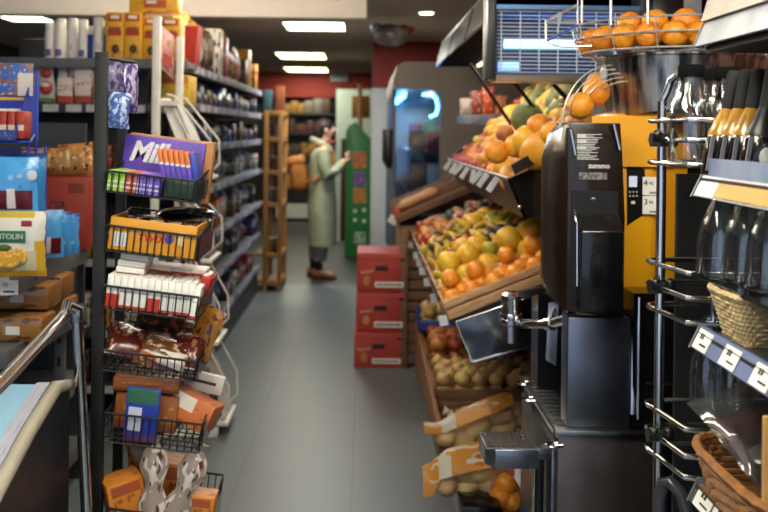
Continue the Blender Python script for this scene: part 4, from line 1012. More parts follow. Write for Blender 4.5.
# ---------------------------------------------------------------- fruit kinds (each: radius, builder)
def fm_(name, c, c2, rough=.4, rnd=.18, scale=9, bump=.05, coat=0.): return M(name, c, rough, 0, .15, scale, bump, coat, col2=c2, rnd=rnd)
fr_m = {'orange': fm_('orange_peel', 'e29324', 'd4801a', .42, .05, 60, .2), 'pomelo': fm_('yellow_peel', 'e0b230', 'd0a028', .42, .06, 14, .1),
        'green_apple': fm_('green_apple_skin', 'b8ac3a', '969a2e', .3, .12), 'red_apple': fm_('red_apple_skin', '8f2a14', 'b8702a', .35, .1), 'pear': fm_('pear_skin', 'c4a438', '9a8a2a', .45, .12),
        'tomato': fm_('tomato_skin', 'a83416', '8a2610', .35, .06), 'peach': fm_('peach_skin', 'c98c3e', 'a85c2a', .5, .1), 'banana': fm_('banana_skin', 'c4a028', 'a8842a', .5),
        'plum': fm_('plum_skin', '241c38', '1a1626', .35), 'avocado': fm_('avocado_skin', '3c4028', '2a2c1c', .5, scale=30, bump=.3), 'melon': fm_('melon_skin', '5a6438', '7a7a48', .6, scale=18, bump=.3),
        'onion': fm_('onion_skin', 'b5804a', '8a4f2a', .4), 'red_onion': fm_('red_onion_skin', 'b5683c', '8f4a28', .35), 'white_onion': fm_('white_onion_skin', 'd0ac70', 'a8844c', .4), 'potato': fm_('potato_skin', 'd4b684', 'b0925f', .7),
        'garlic': fm_('garlic_skin', 'c9c0ac', 'a8987e', .6), 'squash': fm_('squash_skin', 'c49a6a', 'b0804e', .5), 'papaya': fm_('papaya_skin', 'd69a24', 'c4801c', .45, .05), 'pepper': fm_('pepper_skin', 'b5481a', '9a3414', .25), 'dark_apple': fm_('dark_apple_skin', '5a5a28', '6a2a1c', .3)}
def lathe_fruit(prof, r): return MB().lathe([(a*r, b*r) for a, b in prof], 18)
RND = [(0, -.93), (.25, -.97), (.6, -.82), (.88, -.48), (1, 0), (.9, .46), (.62, .8), (.28, .95), (.1, .93), (0, .88)]
APP = [(0, -.78), (.2, -.88), (.5, -.84), (.82, -.5), (1, .05), (.95, .42), (.7, .76), (.38, .88), (.15, .76), (0, .6)]
PEA = [(0, -.9), (.25, -1), (.65, -.85), (.98, -.4), (1, 0), (.8, .5), (.5, .95), (.36, 1.25), (.2, 1.4), (0, 1.36)]
ONI = [(0, -.8), (.3, -.8), (.75, -.6), (1, -.05), (.85, .45), (.5, .75), (.18, .95), (.1, 1.2), (0, 1.25)]
GAR = [(0, -.7), (.4, -.75), (.9, -.45), (1, -.1), (.8, .3), (.4, .6), (.16, .9), (.12, 1.3), (0, 1.35)]
shape = {'orange': RND, 'pomelo': RND, 'green_apple': APP, 'red_apple': APP, 'dark_apple': APP, 'pear': PEA, 'tomato': APP, 'peach': RND, 'plum': RND, 'onion': ONI, 'red_onion': ONI, 'white_onion': ONI, 'garlic': GAR, 'pepper': APP}
nice = {'orange': 'orange', 'pomelo': 'yellow grapefruit', 'green_apple': 'green apple', 'red_apple': 'red apple', 'dark_apple': 'dark red and green apple', 'pear': 'pear', 'tomato': 'tomato', 'peach': 'peach', 'banana': 'banana', 'plum': 'dark plum', 'avocado': 'avocado', 'melon': 'green melon', 'onion': 'brown onion', 'red_onion': 'red onion', 'white_onion': 'pale onion', 'potato': 'potato', 'garlic': 'garlic bulb', 'squash': 'pale long squash', 'papaya': 'orange papaya', 'pepper': 'orange red pepper'}
rad = {'orange': .042, 'pomelo': .055, 'green_apple': .04, 'red_apple': .038, 'dark_apple': .037, 'pear': .037, 'tomato': .036, 'peach': .037, 'banana': .05, 'plum': .027, 'avocado': .037, 'melon': .065, 'onion': .04, 'red_onion': .05, 'white_onion': .043, 'potato': .038, 'garlic': .026, 'squash': .035, 'papaya': .06, 'pepper': .038}
FP = {}
def fruit(kind):
    if kind in FP: return FP[kind]
    r = rad[kind]
    nm = nice[kind].replace(' ', '_')
    if kind == 'banana':
        mb = MB(); k = 9; pts = [(.1*math.sin(a*1.3-.65*1), 0, .1*math.cos(a*1.3-.65)-.1) for a in [i/(k-1) for i in range(k)]]
        mb.tube(pts, [.006, .014, .018, .019, .019, .019, .017, .012, .005], 8)
        mb.bm.transform(Matrix.Rotation(PI/2, 4, 'X'))
    elif kind in ('potato', 'avocado', 'melon', 'papaya'): mb = MB().ball((0, 0, 0), r, {'potato': (1.35, 1, .9), 'avocado': (1.3, 1, 1), 'melon': (1.15, 1, 1), 'papaya': (1.4, 1, 1)}[kind], 18, 12)
    elif kind == 'squash': mb = MB().tube([(-.16+.04*i, .02*math.sin(i*.5), 0) for i in range(9)], [.012, .032, .036, .034, .032, .034, .04, .036, .014], 12)
    else: mb = lathe_fruit(shape[kind], r)
    o = bpy.data.objects.new(nm, mb.mesh(nm, fr_m[kind], ang=180)); C.objects.link(o)
    tag(o, '', 'vegetable' if kind in ('potato', 'onion', 'red_onion', 'white_onion', 'garlic', 'squash', 'pepper', 'tomato') else 'fruit')
    if kind in ('green_apple', 'red_apple', 'dark_apple', 'pear', 'pepper'):
        z = r*(1.36 if kind == 'pear' else .6)
        part('stem', MB().tube([(0, 0, z), (.003, 0, z+.012), (.006, 0, z+.022)], .002, 5), stem_b, o, False)
    elif kind in ('orange', 'pomelo'):
        part('stem_end', MB().ball((0, 0, r*.9), .004, (1, 1, .5), 6, 4), leafy, o, False)
    elif kind == 'tomato':
        cal = MB()
        for k in range(5): a = k*2*PI/5; cal.tube([(0, 0, r*.66), (.013*math.cos(a), .013*math.sin(a), r*.9), (.024*math.cos(a), .024*math.sin(a), r*.84)], [.004, .003, .001], 4)
        part('stem', cal, leafy, o, False)
    FP[kind] = Proto(o); return FP[kind]
def put_fruit(kind, loc, where, rot=None, sc=None):
    lab = f'{nice[kind]} {where}'
    if rot is None: rot = (R.uniform(-.6, .6), R.uniform(-.6, .6), R.uniform(0, 6.28))
    if kind == 'banana': rot = (R.uniform(-.2, .2), -.35+R.uniform(-.2, .2), R.uniform(.6, 2.3))
    return fruit(kind).put(loc, rot, lab, f'{nice[kind]}s {where}', sc if sc else R.uniform(.92, 1.08))

# ---------------------------------------------------------------- fruit display: sloping lower tray
AL = math.radians(22.2)
def L(u, v, w=0.):
    """u across the slope, v along the aisle from the near end, w off the slope"""
    return Vector((.345+u*math.cos(AL)-w*math.sin(AL), 3.6+v, .852+u*math.sin(AL)+w*math.cos(AL)))
ds = thing('fruit_stand', 'two tier dark fruit stand with a sloping lower tray and a black fronted upper tray', 'stand', (.7, 3.6, 0))
ML = Matrix.Translation((.345, 3.6, .852)) @ Matrix.Rotation(-AL, 4, 'Y')
part('lower_tray', MB().box(.0, .85, .0, 2.5, -.025, -.006, 0, ML), blackm, ds)
part('front_rail', MB().tube([L(-.012, -.05, .03), L(-.012, 2.5, .03)], .004, 8), blackm, ds)
part('end_panel', MB().poly([W(456, 322, 253), W(546, 291, 253), W(541, 345, 253), W(472, 362, 253)], .008, (0, 1, 0)), M('mirror_steel', 'b4b8c0', .12, 1, .3, 6), ds, label='polished steel end panel')
part('end_edge', MB().tube([W(456, 322, 253.5), W(546, 291, 253.5), W(541, 345, 253.5), W(472, 362, 253.5)], .004, 6, True), chrome, ds)
for y in (3.75, 6.0): part('upright', MB().box(1.22, 1.27, y, y+.05, 0, 2.04), blackm, ds)
part('under_panel', MB().box(1.15, 1.2, 3.62, 6.1, 0, 1.2), blackm, ds)
for v in (.35, 1.9): part('bracket', MB().box(.75, 1.22, 3.6+v, 3.63+v, .9, 1.0), blackm, ds)
# upper tray
UX0, UZ0 = .535, 1.40
uy0, uy1 = 3.33, 5.75
part('upper_front', MB().prism([(.59, 1.285), (.53, 1.425), (.538, 1.43), (.60, 1.285)], 'Y', uy0, uy1), M('upper_front_black', '0c0c0d', .4, 0, .2), ds, label='black front of the upper tray')
part('upper_lip', MB().tube([(.531, uy0, 1.432), (.531, uy1, 1.432)], .004, 6), dsteel, ds)
part('upper_base', MB().prism([(.60, 1.285), (.60, 1.345), (1.15, 1.85), (1.15, 1.72)], 'Y', uy0+.01, uy1), blackm, ds)
part('upper_end', MB().prism([(.59, 1.285), (.53, 1.43), (.67, 1.49), (.95, 1.62), (1.0, 1.55), (.85, 1.285)], 'Y', uy0, uy0+.012), M('smoky_acrylic', '17171a', .12, 0, .2, 5, coat=.4), ds)
part('bolt', MB().ball(W(520, 207, 272), .008, (1, .5, 1), 8, 6), chrome, ds)
part('upper_far_end', MB().prism([(.59, 1.285), (.53, 1.43), (1.15, 1.88), (1.15, 1.285)], 'Y', uy1, uy1+.012), blackg, ds)
for a_, b_, s0, s1 in (((470, 64), (511, 124), 195, 190), ((513, 80), (546, 124), 232, 224), ((553, 84), (580, 112), 245, 240)):
    part('strut', MB().tube([W(*a_, s0), W(*b_, s1)], .011, 4), blackm, ds)
part('mirror', MB().poly([(1.15, uy0+.3, 1.87), (1.15, uy1, 1.87), (1.02, uy1, 2.045), (1.02, uy0+.3, 2.045)], .006, (1, 0, .4)), M('mirror_glass', '8a8c90', .04, 1, .02), ds)
# tags
tagm = M('tag_card', 'c4c4c4', .6, 0, .1)
for i, v in enumerate((-.05, .42, .85, 1.2, 1.5, 1.8, 2.3)):
    p = L(-.02, v, .03)
    Mx = Matrix.Translation(p) @ Matrix.Rotation(R.uniform(-.5, .5), 4, 'Z') @ Matrix.Rotation(R.uniform(-.3, .3), 4, 'Y')
    single('price_tag', MB().box(-.017, .017, -.002, .002, -.036, .004, 0, Mx), tagm, f'crooked white tag on the lower tray rail, {ords[i]} from the near end', 'price tag', p)
for i, y in enumerate((3.55, 3.85, 4.05, 4.3, 4.55, 4.85, 5.15, 5.45)):
    p = Vector((.522, y, 1.42))
    Mx = Matrix.Translation(p) @ Matrix.Rotation(R.uniform(-.4, .4), 4, 'Z') @ Matrix.Rotation(.45+R.uniform(-.3, .3), 4, 'Y')
    single('price_tag', MB().box(-.012, .012, -.002, .002, -.062, .005, 0, Mx), tagm, f'white tag on the upper tray front, {ords[i]} from the near end', 'price tag', p)
single('price_card', MB().poly([W(511, 165, 277), W(532, 153, 277), W(536, 163, 277), W(515, 175, 277)], .004, (0, 1, 0)), black, 'blank black price card standing in the near corner of the upper tray', 'price card', W(520, 168, 277))
# wooden crates on the lower tray
def crate(lab, v0, v1, u1=.6, h=.075, slats=2):
    t = thing('wooden_crate', lab, 'crate', L(0, v0, -.004), rot=(0, -AL, 0))
    d = v1-v0
    part('bottom', MB().box(0, u1, .0, d, 0, .008), wood_l, t, False)
    for nm, y in (('near_side', 0), ('far_side', d-.012)):
        m = MB()
        for k in range(slats): m.box(0, u1, y, y+.012, .004+k*(h/slats)+.004, (k+1)*h/slats, .002)
        part(nm, m, wood_l, t, False)
    part('left_side', MB().box(-.0, .012, .012, d-.012, .004, h*.9, .002), wood_y, t, False)
    part('right_side', MB().box(u1-.012, u1, .012, d-.012, .004, h, .002), wood_y, t, False)
    m = MB()
    for x in (.012, u1-.03):
        for y in (.012, d-.03): m.box(x, x+.018, y, y+.018, .008, h+.006, .002)
    part('corner_posts', m, wood_l, t, False)
    return t
crate('nearest pale wooden crate on the sloping tray, holding oranges', .0, .33)
crate('second pale wooden crate from the near end, holding yellow fruit and bananas', .335, 1.06)
crate('third pale wooden crate, holding bananas and plums', 1.065, 1.62)
crate('farthest pale wooden crate of the sloping tray, holding onions and avocados', 1.625, 2.4)
def visible(p): 
    x, y = proj(p); return x < 575
def rows(kindf, v0, v1, step, w0, where, u0=.05, u1=.56, layers=1):
    for ly in range(layers):
        v = v0+step*.55+ly*step*.5; j = 0
        while v < v1-step*.3:
            u = u0+(j % 2)*step*.5+ly*step*.4
            while u < u1:
                k = kindf(u, v, ly)
                if k:
                    r = rad[k]
                    p = L(u+R.uniform(-.006, .006), v+R.uniform(-.008, .008), w0+r*.95+ly*step*.72)
                    if visible(p): put_fruit(k, p, where(k))
                u += step*R.uniform(.96, 1.08)
            v += step*.9; j += 1
wn = 'in the nearest wooden crate of the sloping tray'
rows(lambda u, v, l: 'orange', .02, .32, .088, .012, lambda k: wn)
for u in (.07, .18, .33, .45, .53): put_fruit('orange', L(u, .19+R.uniform(-.06, .06), .115), 'on top in the nearest wooden crate of the sloping tray')
ws = 'in the second wooden crate of the sloping tray'
def k2f(u, v, l):
    if v < .52: return 'pomelo' if R.random() < .7 else 'green_apple'
    if v < .7: return ('pomelo', 'green_apple', 'pear', 'banana')[R.randrange(4)]
    if u < .2: return ('pear', 'banana', 'pepper')[R.randrange(3)]
    return ('banana', 'plum', 'pepper', 'plum', 'orange', 'avocado')[R.randrange(6)]
rows(k2f, .34, 1.05, .1, .012, lambda k: ws, layers=2)
wt = 'in the third wooden crate of the sloping tray'
def k3f(u, v, l):
    if u < .15: return ('pear', 'tomato', 'pear', 'dark_apple')[R.randrange(4)]
    if u < .32: return ('banana', 'banana', 'plum', 'pear')[R.randrange(4)]
    return ('plum', 'plum', 'pepper', 'pomelo', 'banana', 'green_apple')[R.randrange(6)]
rows(k3f, 1.07, 1.6, .082, .02, lambda k: wt, layers=2)
for u, v in ((.14, .78), (.2, .84), (.26, .8), (.34, .86), (.45, .9), (.52, .84), (.3, 1.1), (.2, 1.16)): put_fruit('banana', L(u, v, .12), 'lying on top, mid way along the sloping tray')
wf = 'in the farthest wooden crate of the sloping tray'
rows(lambda u, v, l: (('peach', 'onion', 'peach', 'tomato')[R.randrange(4)] if u < .22 else ('peach', 'plum', 'avocado', 'onion', 'pepper')[R.randrange(5)]), 1.64, 2.38, .08, .015, lambda k: wf, layers=2)
# upper tray fruit
def U(a, y, w): 
    th = math.atan2(.48, .52); return Vector((.575+a*math.cos(th)-w*math.sin(th), y, 1.345+a*math.sin(th)+w*math.cos(th)))
y = uy0+.07; j = 0
while y < uy1-.04:
    a = .065+(j % 2)*.04
    while a < .72:
        p = U(a, y+R.uniform(-.01, .01), .043+R.uniform(0, .012))
        px, py = proj(p)
        if px < 468: k = 'tomato' if py > 138 else ('dark_apple', 'green_apple', 'red_apple')[R.randrange(3)]
        elif px < 490: k = ('tomato', 'tomato', 'peach')[R.randrange(3)] if py > 142 else ('red_apple', 'pear', 'green_apple', 'peach')[R.randrange(4)]
        elif py > 138: k = ('orange', 'peach', 'peach', 'papaya', 'orange')[R.randrange(5)]
        elif py > 122: k = ('orange', 'pomelo', 'red_apple', 'peach', 'papaya')[R.randrange(5)]
        else: k = ('pear', 'melon', 'green_apple', 'red_apple', 'pomelo')[R.randrange(5)]
        reach = 'near end' if y < 4 else 'middle' if y < 4.9 else 'far end'
        if px < 572: put_fruit(k, p, f'on the upper fruit tray, {reach}')
        a += .086
    y += .086; j += 1
for px, py, s, k in ((497, 152, 262, 'orange'), (539, 126, 268, 'orange'), (527, 118, 225, 'melon'), (516, 146, 262, 'orange'), (528, 141, 266, 'pomelo'), (541, 150, 274, 'papaya'), (553, 134, 280, 'orange'), (505, 134, 235, 'peach')):
    put_fruit(k, W(px, py, s), f'on top of the upper tray heap near the {"front edge" if py > 140 else "middle" if py > 122 else "back"}', sc=1.1)
# canopy
cp = thing('canopy', 'dark grey glossy canopy over the fruit trays', 'canopy', (.8, 3.65, 2.05))
cpm = M('canopy_grey', '191b1d', .25, .0, .35, 4)
matt_black = M('matt_black', '090909', .95, 0, .1); matt_black.node_tree.nodes['Principled BSDF'].inputs['Specular IOR Level'].default_value = .1
part('fascia', MB().prism([(.48, 2.05), (.52, 2.20), (.535, 2.2), (.495, 2.05)], 'Y', 3.65, 6.2), cpm, cp)
part('top', MB().box(.52, 1.5, 3.65, 6.2, 2.2, 2.215), cpm, cp)
part('far_cap', MB().prism([(.48, 2.05), (.52, 2.2), (1.5, 2.2), (1.5, 2.05)], 'Y', 6.2, 6.215), black, cp)
part('underside', MB().box(.495, 1.5, 3.65, 6.2, 2.06, 2.07), matt_black, cp)
for y_ in (3.66, 4.4, 5.3): part('joint', MB().prism([(.474, 2.045), (.516, 2.204), (.52, 2.204), (.48, 2.045)], 'Y', y_, y_+.02), black, cp)
part('lamp_tube', MB().tube([(.75, 3.7, 2.045), (.75, 6.0, 2.045)], .012, 10), E('fruit_lamp', 'ffe2b0', 2), cp)
l = bpy.data.lights.new('fruit_lamp', 'AREA'); l.shape = 'RECTANGLE'; l.size = .06; l.size_y = 2.3; l.energy = 6; l.color = (1, .9, .74)
o = bpy.data.objects.new('fruit_lamp_light', l); C.objects.link(o); o.location = (.72, 4.85, 2.03)
# insect lamp
zx0, zx1, ZY, zz0, zz1 = fb(496, 8, 640, 79, 256)
il = thing('insect_lamp', 'blue glowing insect lamp behind a wire grille at the end of the canopy', 'lamp', ((zx0+zx1)/2, ZY, zz0))
part('end_plate', MB().box(zx0-.035, zx0, ZY-.01, ZY+.13, zz0-.005, 2.2, .004), M('plate_grey', '26282b', .35, .0, .3), il)
part('end_plate', MB().box(zx1, zx1+.03, ZY-.01, ZY+.13, zz0-.005, 2.2, .004), dgrey, il)
part('back', MB().box(zx0, zx1, ZY+.11, ZY+.13, zz0, zz1), M('lamp_back', '1c2a44', .4), il)
part('bottom_strip', MB().box(zx0, zx1, ZY-.01, ZY+.13, zz0-.012, zz0+.012), M('strip_brown_reflection', '8a7a68', .3, .6), il)  # brownish reflection put into the metal strip's own colour
part('top_strip', MB().box(zx0, zx1, ZY-.005, ZY+.13, zz1-.008, zz1+.01), M('strip_blue', '4f78a8', .3, .4), il)
part('frame', MB().tube([(zx0+.005, ZY-.004, zz0+.02), (zx1-.005, ZY-.004, zz0+.02), (zx1-.005, ZY-.004, zz1-.01), (zx0+.005, ZY-.004, zz1-.01)], .005, 6, True), grey, il)
wires = MB()
for k in range(17): z = zz0+.024+(zz1-zz0-.04)*k/16; wires.tube([(zx0, ZY, z), (zx1, ZY, z)], .0017, 4)
for k in range(8): x = zx0+.02+(zx1-zx0)*k/7.6; wires.tube([(x, ZY-.002, zz0+.02), (x, ZY-.002, zz1-.01)], .0024, 4)
part('grille', wires, M('grille_wire', 'd4d8dc', .5, .1), il)
tubem = E('blue_tube', '8ecbff', 2.2)
part('tube', MB().tube([(zx0+.04, ZY+.06, W(0, 36, 256).z), (zx1-.04, ZY+.06, W(0, 36, 256).z)], .018, 12), tubem, il)
part('tube', MB().tube([(zx0+.02, ZY+.07, W(0, 59, 256).z), (zx0+.1, ZY+.07, W(0, 59, 256).z)], .018, 12), E('blue_tube_dim', '6aa8e8', 1.2), il)
part('blue_rail', MB().box(zx0, zx1, ZY+.03, ZY+.1, zz0+.014, zz0+.03).box(zx0, zx1, ZY+.03, ZY+.1, zz1-.03, zz1-.012), M('blue_rail', '3f7ac4', .4), il)
l = bpy.data.lights.new('uv', 'AREA'); l.shape = 'RECTANGLE'; l.size = .5; l.size_y = .03; l.energy = .7; l.color = (.35, .62, 1)
o = bpy.data.objects.new('insect_lamp_light', l); C.objects.link(o); o.location = ((zx0+zx1)/2, ZY+.04, W(0, 36, 256).z); o.rotation_euler = (-PI/2, 0, 0)
# small shelf with bright packets behind the tray
hs = thing('bracket_shelf', 'small grey shelf with bright packets beyond the upper fruit tray', 'shelf', W(482, 118, 150))
p = W(482, 116, 150)
part('board', MB().box(p.x-.14, p.x+.25, p.y, p.y+.25, p.z-.05, p.z), grey, hs); part('rail', MB().box(p.x-.14, p.x+.25, p.y-.01, p.y, p.z-.055, p.z+.01), rail_m, hs)
part('bracket', MB().box(p.x+.15, p.x+.2, p.y+.2, p.y+.25, 0, p.z-.05), grey, hs)
for i, (dx, h, c, n) in enumerate(((-.1, .12, 'b8a8a0', 'pale'), (-.03, .17, '8a3a2c', 'red brown'), (.05, .2, 'c4481c', 'bright orange'), (.14, .14, 'a85a2c', 'dull orange'))):
    ob = bpy.data.objects.new('packet', MB().pillow(.085, h, .05, 8, wob=.003).mesh('packet', PAT('bright_packet_%d' % i, c, noise=('d8c0a8', 5, .6)))); C.objects.link(ob)
    ob.location = (p.x+dx, p.y+.08, p.z+.001); tag(ob, f'{n} packet on the small grey shelf beyond the upper fruit tray', 'packet')

# ---------------------------------------------------------------- slatted stand behind the red cartons, with its own sloping crate
cs = thing('crate_stack', 'dark slatted wooden stand behind the red cartons', 'stand', (.45, 6.15, 0))
m = MB(); z = .02
while z < .93: m.box(.25, .9, 6.12, 6.14, z, z+.062, .003); z += .072
part('front_slats', m, wood_d, cs)
m = MB(); z = .02
while z < .93: m.box(.25, .27, 6.14, 7.1, z, z+.062, .003); z += .072
part('side_slats', m, wood_dy, cs)
for x in (.252, .85): part('corner_post', MB().box(x, x+.05, 6.08, 6.12, 0, .95, .003), wood_d, cs)
part('top_board', MB().box(.25, .9, 6.14, 7.1, .94, .955), wood_d, cs)
A2 = math.radians(24)
def L2(u, v, w=0.): return Vector((.225+u*math.cos(A2)-w*math.sin(A2), 6.12+v, .975+u*math.sin(A2)+w*math.cos(A2)))
t = thing('wooden_crate', 'long sloping wooden crate beyond the fruit, holding a pale squash and tomatoes', 'crate', L2(0, 0), rot=(0, -A2, 0))
part('bottom', MB().box(0, .75, 0, .95, 0, .01), wood_d, t, False)
for nm, y in (('near_side', 0), ('far_side', .935)): part(nm, MB().box(0, .75, y, y+.015, .01, .05, .002), wood_d, t, False)
for y in (.25, .5, .72): part('divider', MB().box(0, .75, y, y+.02, .01, .1, .002), wood_d, t, False)
part('left_side', MB().box(0, .012, .015, .935, .01, .04), wood_y, t, False)
put_fruit('squash', L2(.2, .12, .085), 'lying at the near end of the far sloping crate', rot=(0, -A2, .1))
for u, v in ((.03, .1), (.03, .2), (.08, .3), (.05, .4)): put_fruit('tomato', L2(u, v, .05), 'at the low end of the far sloping crate')
for u, v in ((.3, .4), (.4, .36), (.5, .4), (.2, .6), (.35, .6), (.5, .62)): put_fruit('onion', L2(u, v, .055), 'in the far sloping crate behind the squash')
for i in range(1): single('price_tag', MB().box(-.03, .03, -.002, .002, -.05, .01, 0, Matrix.Translation(L2(.0, .05+.5*i, .04)) @ Matrix.Rotation(.5-.8*i, 4, 'Y')), tagm, ('white price tag at the near low corner of the far sloping crate', 'white price tag farther along the far sloping crate')[i], 'price tag', L2(-.02, .05+.5*i, .02))

# ---------------------------------------------------------------- floor level bins
BX0, BX1 = .375, 1.1
def bin_(lab, y0, y1, z0, z1, col=None, name='wooden_bin'):
    m1, m2 = (wood_d, wood_dy) if col is None else (col, col)
    t = thing(name, lab, 'crate', ((BX0+BX1)/2, y0, z0))
    h = z1-z0
    part('bottom', MB().box(BX0, BX1, y0, y1, z0, z0+.012), m1, t)
    f, bk = MB(), MB(); n = 3
    for k in range(n):
        f.box(BX0+.012, BX1, y0, y0+.014, z0+.012+k*(h-.012)/n, z0+.012+(k+.9)*(h-.012)/n, .002); bk.box(BX0+.012, BX1, y1-.014, y1, z0+.012+k*(h-.012)/n, z0+.012+(k+.9)*(h-.012)/n, .002)
    part('front_slats', f, m1, t); part('back_slats', bk, m1, t)
    part('left_side', MB().box(BX0, BX0+.016, y0, y1, z0, z1+.005, .003), m2, t); part('right_side', MB().box(BX1, BX1+.016, y0, y1, z0, z1, .003), m2, t)
    part('cleat', MB().box(BX0+.3, BX0+.34, y0-.012, y0, z0, z1, .002), m1, t)
    return t
bin_('dark wooden bin farthest along the floor, holding red onions', 5.25, 5.95, .0, .30)
bin_('dark wooden bin in the middle of the row, holding pale onions', 4.72, 5.24, .0, .26)
bin_('dark wooden bin nearest the camera, holding garlic', 4.2, 4.71, .0, .2)
# stepped side board
single('side_board', MB().prism([(6.0, .05), (6.0, .34), (4.05, .235), (4.05, .15)], 'X', BX0-.025, BX0-.005), wood_dy, 'long wooden side board along the aisle side of the floor bins', 'board', (BX0-.015, 4.05, .05))
def heap(kind, x0, x1, y0, y1, z, step, where, layers=1):
    for ly in range(layers):
        y = y0+step*.5; j = 0
        while y < y1-step*.3:
            x = x0+step*.5+(j % 2)*step*.4
            while x < x1:
                p = Vector((x+R.uniform(-.006, .006), y+R.uniform(-.006, .006), z+rad[kind]*.8+ly*step*.7+R.uniform(0, .01)))
                if visible(p): put_fruit(kind, p, where)
                x += step*R.uniform(1, 1.1)
            y += step; j += 1
for y0, y1, z in ((5.27, 5.93, .22), (4.75, 5.21, .19), (4.23, 4.69, .13)): pass
def fill(lab, y0, y1, z): single('liner_board', MB().box(BX0+.02, BX1-.01, y0, y1, z-.01, z), card, lab, 'board', (.7, y0, z))
fill('cardboard liner under the red onions in the farthest floor bin', 5.28, 5.92, .22); fill('cardboard liner under the pale onions in the middle floor bin', 4.75, 5.21, .18); fill('cardboard liner under the garlic in the nearest floor bin', 4.23, 4.69, .13)
heap('red_onion', BX0+.02, 1.0, 5.28, 5.9, .22, .105, 'in the farthest dark wooden bin on the floor', 2)
heap('white_onion', BX0+.02, 1.0, 4.76, 5.2, .18, .088, 'in the middle dark wooden bin on the floor', 2)
heap('garlic', BX0+.03, .9, 4.24, 4.66, .13, .058, 'in the nearest dark wooden bin on the floor', 1)
# blue crate with potatoes at the far end
bl = M('blue_plastic', '1f3f8f', .4)
t = thing('plastic_crate', 'blue plastic crate of small potatoes above the farthest floor bin', 'crate', (.6, 5.98, .31))
by0, by1 = 5.72, 6.05
part('bottom', MB().box(BX0-.01, .9, by0, by1, .335, .345), bl, t)
part('front_wall', MB().box(BX0-.01, .9, by0, by0+.012, .345, .40, .003), bl, t); part('back_wall', MB().box(BX0-.01, .9, by1-.012, by1, .345, .43, .003), bl, t)
part('left_wall', MB().box(BX0-.022, BX0-.01, by0, by1, .335, .43, .003), bl, t); part('right_wall', MB().box(.9, .912, by0, by1, .335, .43, .003), bl, t)
heap('white_onion', BX0, .85, by0+.02, by1-.02, .345, .088, 'in the blue plastic crate', 2)

# ---------------------------------------------------------------- net bags of potatoes
def net_mat(name, col, base_alpha=.25):
    m, nt, b = new_mat(name); b.inputs['Base Color'].default_value = lin(col); b.inputs['Roughness'].default_value = .6
    tc = N(nt, 'ShaderNodeTexCoord')
    al = None
    for rz in (45, -45):
        mp = N(nt, 'ShaderNodeMapping'); mp.inputs['Rotation'].default_value = (math.radians(rz), math.radians(rz), math.radians(rz)); nt.links.new(tc.outputs['Object'], mp.inputs[0])
        wv = N(nt, 'ShaderNodeTexWave', Scale=55., Distortion=0.); nt.links.new(mp.outputs[0], wv.inputs[0])
        gt = N(nt, 'ShaderNodeMath', operation='GREATER_THAN'); gt.inputs[1].default_value = .95; nt.links.new(wv.outputs['Fac'], gt.inputs[0])
        if al is None: al = gt.outputs[0]
        else:
            mx = N(nt, 'ShaderNodeMath', operation='MAXIMUM'); nt.links.new(al, mx.inputs[0]); nt.links.new(gt.outputs[0], mx.inputs[1]); al = mx.outputs[0]
    mr = N(nt, 'ShaderNodeMapRange'); mr.inputs[3].default_value = base_alpha; mr.inputs[4].default_value = .6
    nt.links.new(al, mr.inputs[0]); nt.links.new(mr.outputs[0], b.inputs['Alpha'])
    return m
netm = net_mat('brown_net', 'a08c68', .0); neto = net_mat('orange_net', 'c4701f', .12)
bandm = PAT('orange_band', 'd09028', [(.2, .36, 0, .75, 'cfc8bc')], noise=[('d8d0c4', 3, .54), ('b5661a', 5, .64)], rough=.35)
def potato_bag(lab, pos, spots, band, hull, s, tail):
    t = thing('potato_bag', lab, 'bag', pos)
    nt_ = MB()
    rings = []
    for px, yt, yb, dp in hull:
        a, b_ = W(px, yt, s), W(px, yb, s); c_ = (a+b_)/2; rz_ = (a.z-b_.z)/2
        rings.append([Vector((c_.x, c_.y+dp+dp*math.cos(k), c_.z+rz_*math.sin(k))) for k in [2*PI*i/16 for i in range(16)]])
    nt_.loft(rings); part('net', nt_, netm, t)
    bd = MB(); up, lo = [], []
    b = bmesh.new(); prev = None
    for i, (px, y0, y1, dp) in enumerate(band):
        a, c_ = W(px, y0, s), W(px, y1, s); a.y += dp+.02; c_.y += -.016
        mid = (a+c_)/2 + Vector((0, -.012, .012))
        cur = [b.verts.new(v) for v in (a, mid, c_)]
        if prev:
            for q_ in range(2): b.faces.new((prev[q_], cur[q_], cur[q_+1], prev[q_+1]))
        prev = cur
    bmesh.ops.solidify(b, geom=b.faces[:], thickness=.003)
    bd._merge(b); part('printed_band', bd, bandm, t)
    for k, (px, py, r, dy) in enumerate(spots):
        p = W(px, py, s); p.y += dy+.06
        put_fruit('potato', p, 'inside the '+('upper' if 'upper' in lab else 'lower')+' net bag on the floor bins', sc=1.22*r/s/.042)
    return t
potato_bag('upper brown net bag of potatoes with an orange and white band', W(475, 452, 228), [(446, 440, 11, 0), (464, 443, 12, .02), (480, 431, 12, .03), (498, 420, 14, .05), (470, 428, 10, .09), (508, 434, 12, .06), (486, 446, 10, .05)],
           [(424, 425, 432, .02), (436, 426, 433, .03), (446, 424, 431, .04), (462, 416, 424, .06), (478, 409, 418, .07), (494, 402, 412, .07), (508, 397, 405, .05), (513, 396, 402, .03)],
           [(436, 431, 440, .02), (444, 428, 450, .06), (456, 422, 456, .09), (470, 416, 454, .1), (486, 409, 450, .1), (502, 402, 446, .1), (514, 398, 440, .07), (522, 404, 424, .03)], 228, None)
